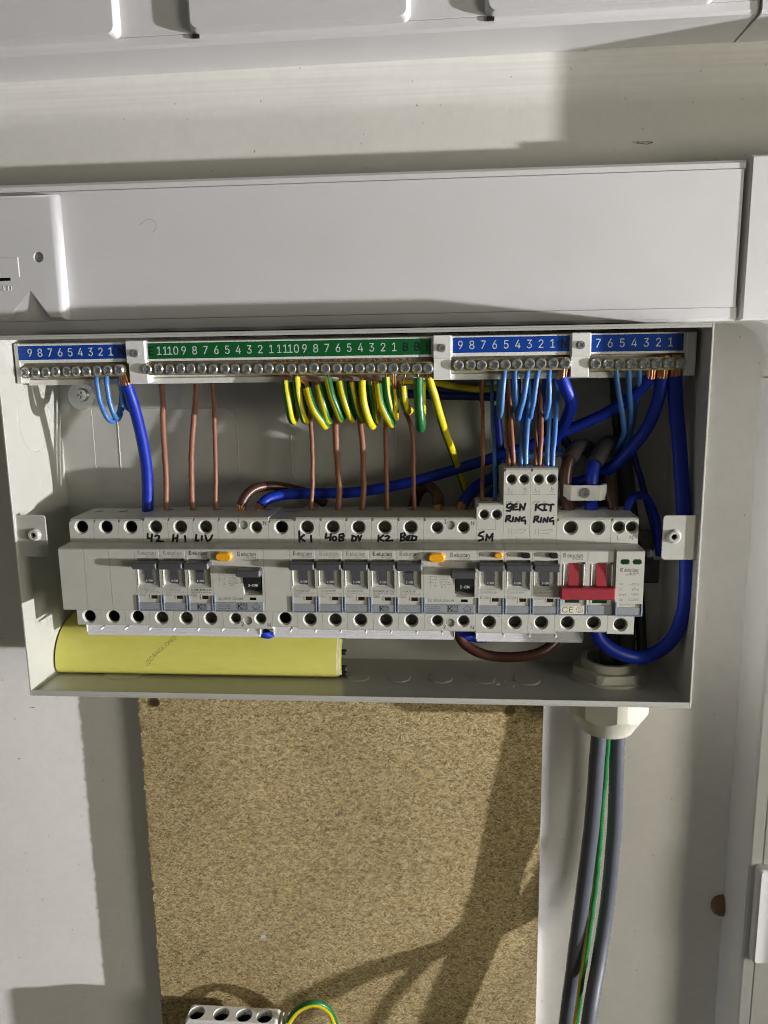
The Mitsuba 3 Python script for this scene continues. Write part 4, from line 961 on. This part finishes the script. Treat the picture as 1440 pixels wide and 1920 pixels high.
# light blue neutrals
for lb, r, pts in (
        ('light blue neutral loop under the left neutral bar, leftmost', 1.75, [(57.5,-74.0,226.2), (58.3,-76.0,220.5), (59.4,-76.0,207.4), (62.5,-74.0,195.9), (64.3,-68.0,192.9), (64.8,-58.0,199.8), (63.9,-50.0,210.8), (63.8,-46.0,225.9)]),
        ('light blue neutral loop under the left neutral bar, middle', 1.75, [(64.3,-74.0,226.1), (65.0,-76.0,220.4), (65.5,-75.0,208.0), (66.8,-72.0,197.6), (67.0,-66.0,194.3), (66.9,-58.0,201.7), (66.4,-50.0,218.4)]),
        ('light blue neutral loop under the left neutral bar, rightmost', 1.6, [(73.7,-74.0,226.0), (74.4,-75.0,220.2), (74.2,-72.0,209.6), (73.7,-64.0,201.5), (73.4,-56.0,200.4), (72.5,-48.0,210.7)]),
        ('light blue wire hooked under the middle neutral bar, first from the left', 1.75, [(335.4,-74.0,225.8), (334.6,-77.0,220.7), (334.0,-77.0,208.6), (333.0,-74.0,197.9), (332.4,-68.0,193.7), (332.5,-60.0,199.0), (333.2,-50.0,222.2)]),
        ('light blue wire hooked under the middle neutral bar, second from the left', 1.8, [(342.0,-74.0,225.7), (341.8,-77.0,220.6), (342.4,-77.0,210.2), (342.7,-75.0,201.4), (342.7,-68.0,197.2), (342.2,-60.0,200.7), (342.4,-50.0,222.1)]),
        ('light blue wire hooked under the middle neutral bar, third from the left', 1.8, [(350.4,-74.0,225.6), (349.3,-78.0,220.5), (347.8,-78.0,208.4), (345.8,-76.0,197.9), (345.0,-71.0,192.0), (345.4,-62.0,195.0), (346.4,-50.0,222.0)]),
        ('light blue wire hooked under the middle neutral bar, fourth from the left', 1.6, [(357.3,-74.0,225.5), (356.2,-78.0,220.4), (354.8,-78.0,208.3), (353.4,-76.0,198.5), (353.0,-71.0,193.0), (353.6,-62.0,196.4), (354.7,-50.0,221.9)]),
        ('light blue wire hooked under the middle neutral bar, fifth from the left', 1.6, [(364.5,-74.0,225.4), (363.9,-77.0,220.3), (364.2,-77.0,208.2), (363.5,-74.0,197.6), (362.6,-68.0,191.6), (362.8,-60.0,194.7), (363.8,-50.0,221.8)]),
        ('light blue neutral wire running down into the SM breaker', 1.35, [(328.3,-46.0,225.9), (328.3,-50.0,211.4), (328.6,-60.0,190.0), (329.3,-72.0,165.7), (329.5,-79.0,138.3), (329.6,-79.0,132.1)]),
        ('light blue wire into the GEN RING breaker, left of the pair', 1.75, [(351.4,-50.0,225.6), (350.1,-60.0,204.2), (347.5,-72.0,183.5), (346.5,-79.0,163.5), (346.6,-79.0,157.4)]),
        ('light blue wire into the GEN RING breaker, right of the pair', 1.75, [(353.1,-54.0,225.5), (352.0,-66.0,200.9), (350.2,-76.0,183.8), (349.3,-79.0,163.5), (349.4,-79.0,157.4)]),
        ('light blue wire into the KIT RING breaker, left of the pair', 1.6, [(368.0,-50.0,225.3), (366.8,-60.0,207.6), (365.4,-72.0,186.9), (363.6,-79.0,163.4), (363.8,-79.0,157.4)]),
        ('light blue wire into the KIT RING breaker, right of the pair', 1.6, [(370.6,-52.0,225.3), (371.1,-62.0,207.6), (369.1,-73.0,186.9), (367.1,-79.0,163.4), (367.3,-79.0,157.4)]),
        ('blue neutral wire dropping from the right neutral bar, first from the left', 1.7, [(407.0,-74.0,224.8), (408.9,-72.0,214.4), (413.3,-66.0,196.7), (417.5,-56.0,181.6), (417.5,-46.0,172.6), (415.5,-36.0,164.9)]),
        ('blue neutral wire dropping from the right neutral bar, second from the left', 1.8, [(414.9,-74.0,224.7), (417.0,-70.0,210.8), (420.8,-60.0,192.7), (422.6,-48.0,179.1), (422.2,-36.0,164.8)]),
        ('blue neutral wire dropping from the right neutral bar, third from the left', 1.7, [(421.6,-74.0,224.6), (423.4,-70.0,214.2), (425.2,-58.0,199.7), (426.2,-44.0,184.3), (426.9,-32.0,164.4)])):
    wire('neutral_wire', lb, 'wire', pts, r, 'sheath_light_blue', 'light blue neutral wires')

# green and yellow sleeved earth wires hooked under the earth bar
EARTH = [(2.5, 0.7), (2.6, 0.69), (2.7, 0.4), (2.5, 0.36), (2.6, 0.3), (2.4, 0.42), (2.4, 0.66), (2.7, 0.58), (2.3, 0.74), (2.5, 0.36), (2.6, 0.74), (2.2, 0.66), (2.8, 0.64), (3.2, 0.0)]
ORD = ['first', 'second', 'third', 'fourth', 'fifth', 'sixth', 'seventh', 'eighth', 'ninth', 'tenth', 'eleventh', 'twelfth', 'thirteenth', 'fourteenth']
EYEV = np.array(EYE)
EARTH3 = [[(188.8,-77.0,219.5), (190.4,-78.0,206.7), (192.0,-74.0,193.6)], [(196.5,-77.0,221.8), (198.0,-78.0,208.4), (200.5,-74.0,193.9)], [(203.7,-78.0,214.4), (207.4,-79.0,201.3), (213.5,-74.0,190.2)], [(211.5,-77.0,216.4), (213.8,-78.0,204.7), (216.4,-73.0,193.7)], [(217.9,-78.0,221.2), (220.6,-79.0,208.2), (225.0,-74.0,195.1)],
          [(225.6,-77.0,218.6), (228.3,-78.0,206.3), (232.1,-73.0,194.3)], [(233.3,-76.0,217.8), (235.6,-76.0,206.1), (238.9,-72.0,193.8)], [(240.7,-78.0,218.8), (241.6,-79.0,204.4), (245.5,-74.0,189.9)], [(246.8,-75.0,215.5), (248.0,-75.0,204.2), (248.9,-71.0,192.2)], [(251.4,-78.0,216.6), (253.4,-79.0,203.6), (258.9,-74.0,190.8)],
          [(256.6,-76.0,221.0), (257.9,-76.0,207.7), (260.9,-71.0,194.9)], [(262.1,-75.0,213.2), (262.7,-75.0,204.0), (260.9,-70.0,194.2)], [(268.0,-77.0,214.9), (268.6,-77.0,207.6), (270.8,-72.0,199.2)], [(278.3,-77.0,220.0), (278.9,-78.0,204.0), (279.8,-75.0,188.6)]]
for i, (p, e) in enumerate(zip(EARTH3, EARTH)):
    r, ph = e[0], e[1] - 0.5
    a, b, c = (np.array(v) for v in p)
    pts = [a, b, c, c + [0.9, 3.2, -1.6], c + [1.0, 8, 0.5], c + [0.2, 13, 9.0], c + [-2.0, 17, 24.0], c + [-3.0, 18, 34.0]]
    if i == 13:
        pts = [a, b, c, c + [0.0, 5, -2.0], c + [0.0, 11, 1.0], c + [0.0, 16, 12.0], c + [0, 19, 28.0]]
    if i == 12:
        pts = [a, b, c, c + [1.2, 3.4, -1.0], c + [-2.0, 8, 3.0], c + [-4.0, 12, 14.0]]
    k = wire('earth_wire', f'short green and yellow earth wire under the green strip, {ORD[i]} from the left', 'wire', pts, r, 'sheath_stripe', 'green and yellow earth wires', phase=ph, n=24)
    sx = 96.0 + (285 - 96.0) * (11 + i + (1 if i > 12 else 0)) / 25
    n = 2 if i in (0, 2, 3, 6, 8, 11) else 1
    cop = []
    for j in range(n):
        o = (j - (n - 1) / 2) * 1.8
        cop.append(tube([a + [o * 0.5, 0.5, -2.0], a + [o, 1.5, 2.5], [sx + o * 0.8, -73.5, 223.5], [sx + o * 0.6, -73.0, 231.6], [sx + o * 0.6 + 1.2, -73.0, 233.0], [sx + o * 0.6 + 2.2, -72.6, 231.6]], 0.62, n=8)[0])
    V = np.vstack([m[0] for m in cop]); F = np.vstack([m[1] + sum(len(q[0]) for q in cop[:t]) for t, m in enumerate(cop)])
    put(k + '__bare_copper', shape((V, F), 'copper', smooth=True))
k = wire('earth_wire', 'long green and yellow earth wire slanting down right from the end of the earth bar', 'wire', [(285.3,-76.0,220.3), (288.1,-75.0,210.8), (293.0,-68.0,192.6), (298.8,-56.0,175.2), (305.8,-42.0,154.6), (311.4,-34.0,135.9), (313.9,-30.0,119.2)], 2.7, 'sheath_stripe', 'green and yellow earth wires', phase=0.10, n=24)
put(k + '__bare_copper', shape(strands((285.3,-76.0,218.9), (284.6,-74.0,225.2), 1.9, n=6), 'copper', smooth=True))
# copper ends of the light blue neutrals above and below the bars
for x, y0 in ((182, 712), (200, 712), (226, 712), (946, 700), (966, 700), (989, 700), (1009, 700)):
    pass

# ---------------------------------------------------------------- earth block below the unit
eb = thing('terminal_block', 'white plastic terminal block with four round wire holes at the bottom of the board', 'terminal block')
BX0, BX1 = 78.0, 156.6
blk = slab_y(rrect(BX0, BX1, -370, -308.5, 3), -51, -34.5, 1.2)
blk += cube(BX0 + 3, BX1 - 3, -34.6, -18.2, -370, -336)
HX = (85.8, 107.2, 126.8, 144.4)
for hx in HX:
    blk -= cyl_z(hx, -42.6, -335, -300, 6.9, 6.9, 36)
put(eb + '__body', shape(blk, 'white_plastic', smooth=25))
for hx in HX:
    put(eb + '__hole_dark_liner', shape(cyl_z(hx, -42.6, -335, -314.5, 6.8, 6.8, 30) - cyl_z(hx, -42.6, -331, -300, 6.0, 6.0, 30), 'black_plastic'))  # black liner added to keep the wire hole dark
for xx in (158.6, 163.4):
    put(eb + '__fin', shape(cbox(xx, xx + 1.4, -48, -36, -370, -309.5, 0.4), 'white_plastic'))
wire('block_earth_wire', 'green and yellow wire arching beside the white terminal block', 'wire', [(159.6,-46.0,-332.8), (164.7,-45.0,-311.6), (174.0,-44.0,-298.6), (186.6,-43.0,-293.2), (196.7,-40.0,-300.0), (202.1,-36.0,-315.9), (203.5,-32.0,-344.0)], 2.9, 'sheath_stripe', phase=-0.16, n=24)

# plaster crumbs on the floor of the unit
rs = random.Random(21)
for x, y, r, lb in ((334.0, -66, 1.0, 'white plaster crumb on the floor of the unit, left one of three near the gland'), (339.5, -60, 0.7, 'white plaster crumb on the floor of the unit, middle one of three near the gland'), (345.0, -69, 0.8, 'white plaster crumb on the floor of the unit, right one of three near the gland'), (247, -75, 0.6, 'lone white plaster crumb on the floor of the unit, right of the yellow booklet')):
    g = trimesh.creation.icosphere(subdivisions=1, radius=r)
    g.vertices *= 1 + 0.35 * (meshkit.noise(g.vertices * 1.7 + x)[:, None] - 0.5)
    g.apply_scale([1.3, 1.0, 0.5])
    g.apply_translation([x, y, S + r * 0.42])
    solo('plaster_crumb', shape(g, 'white_plastic'), lb, 'crumb', 'plaster crumbs on the floor of the unit')
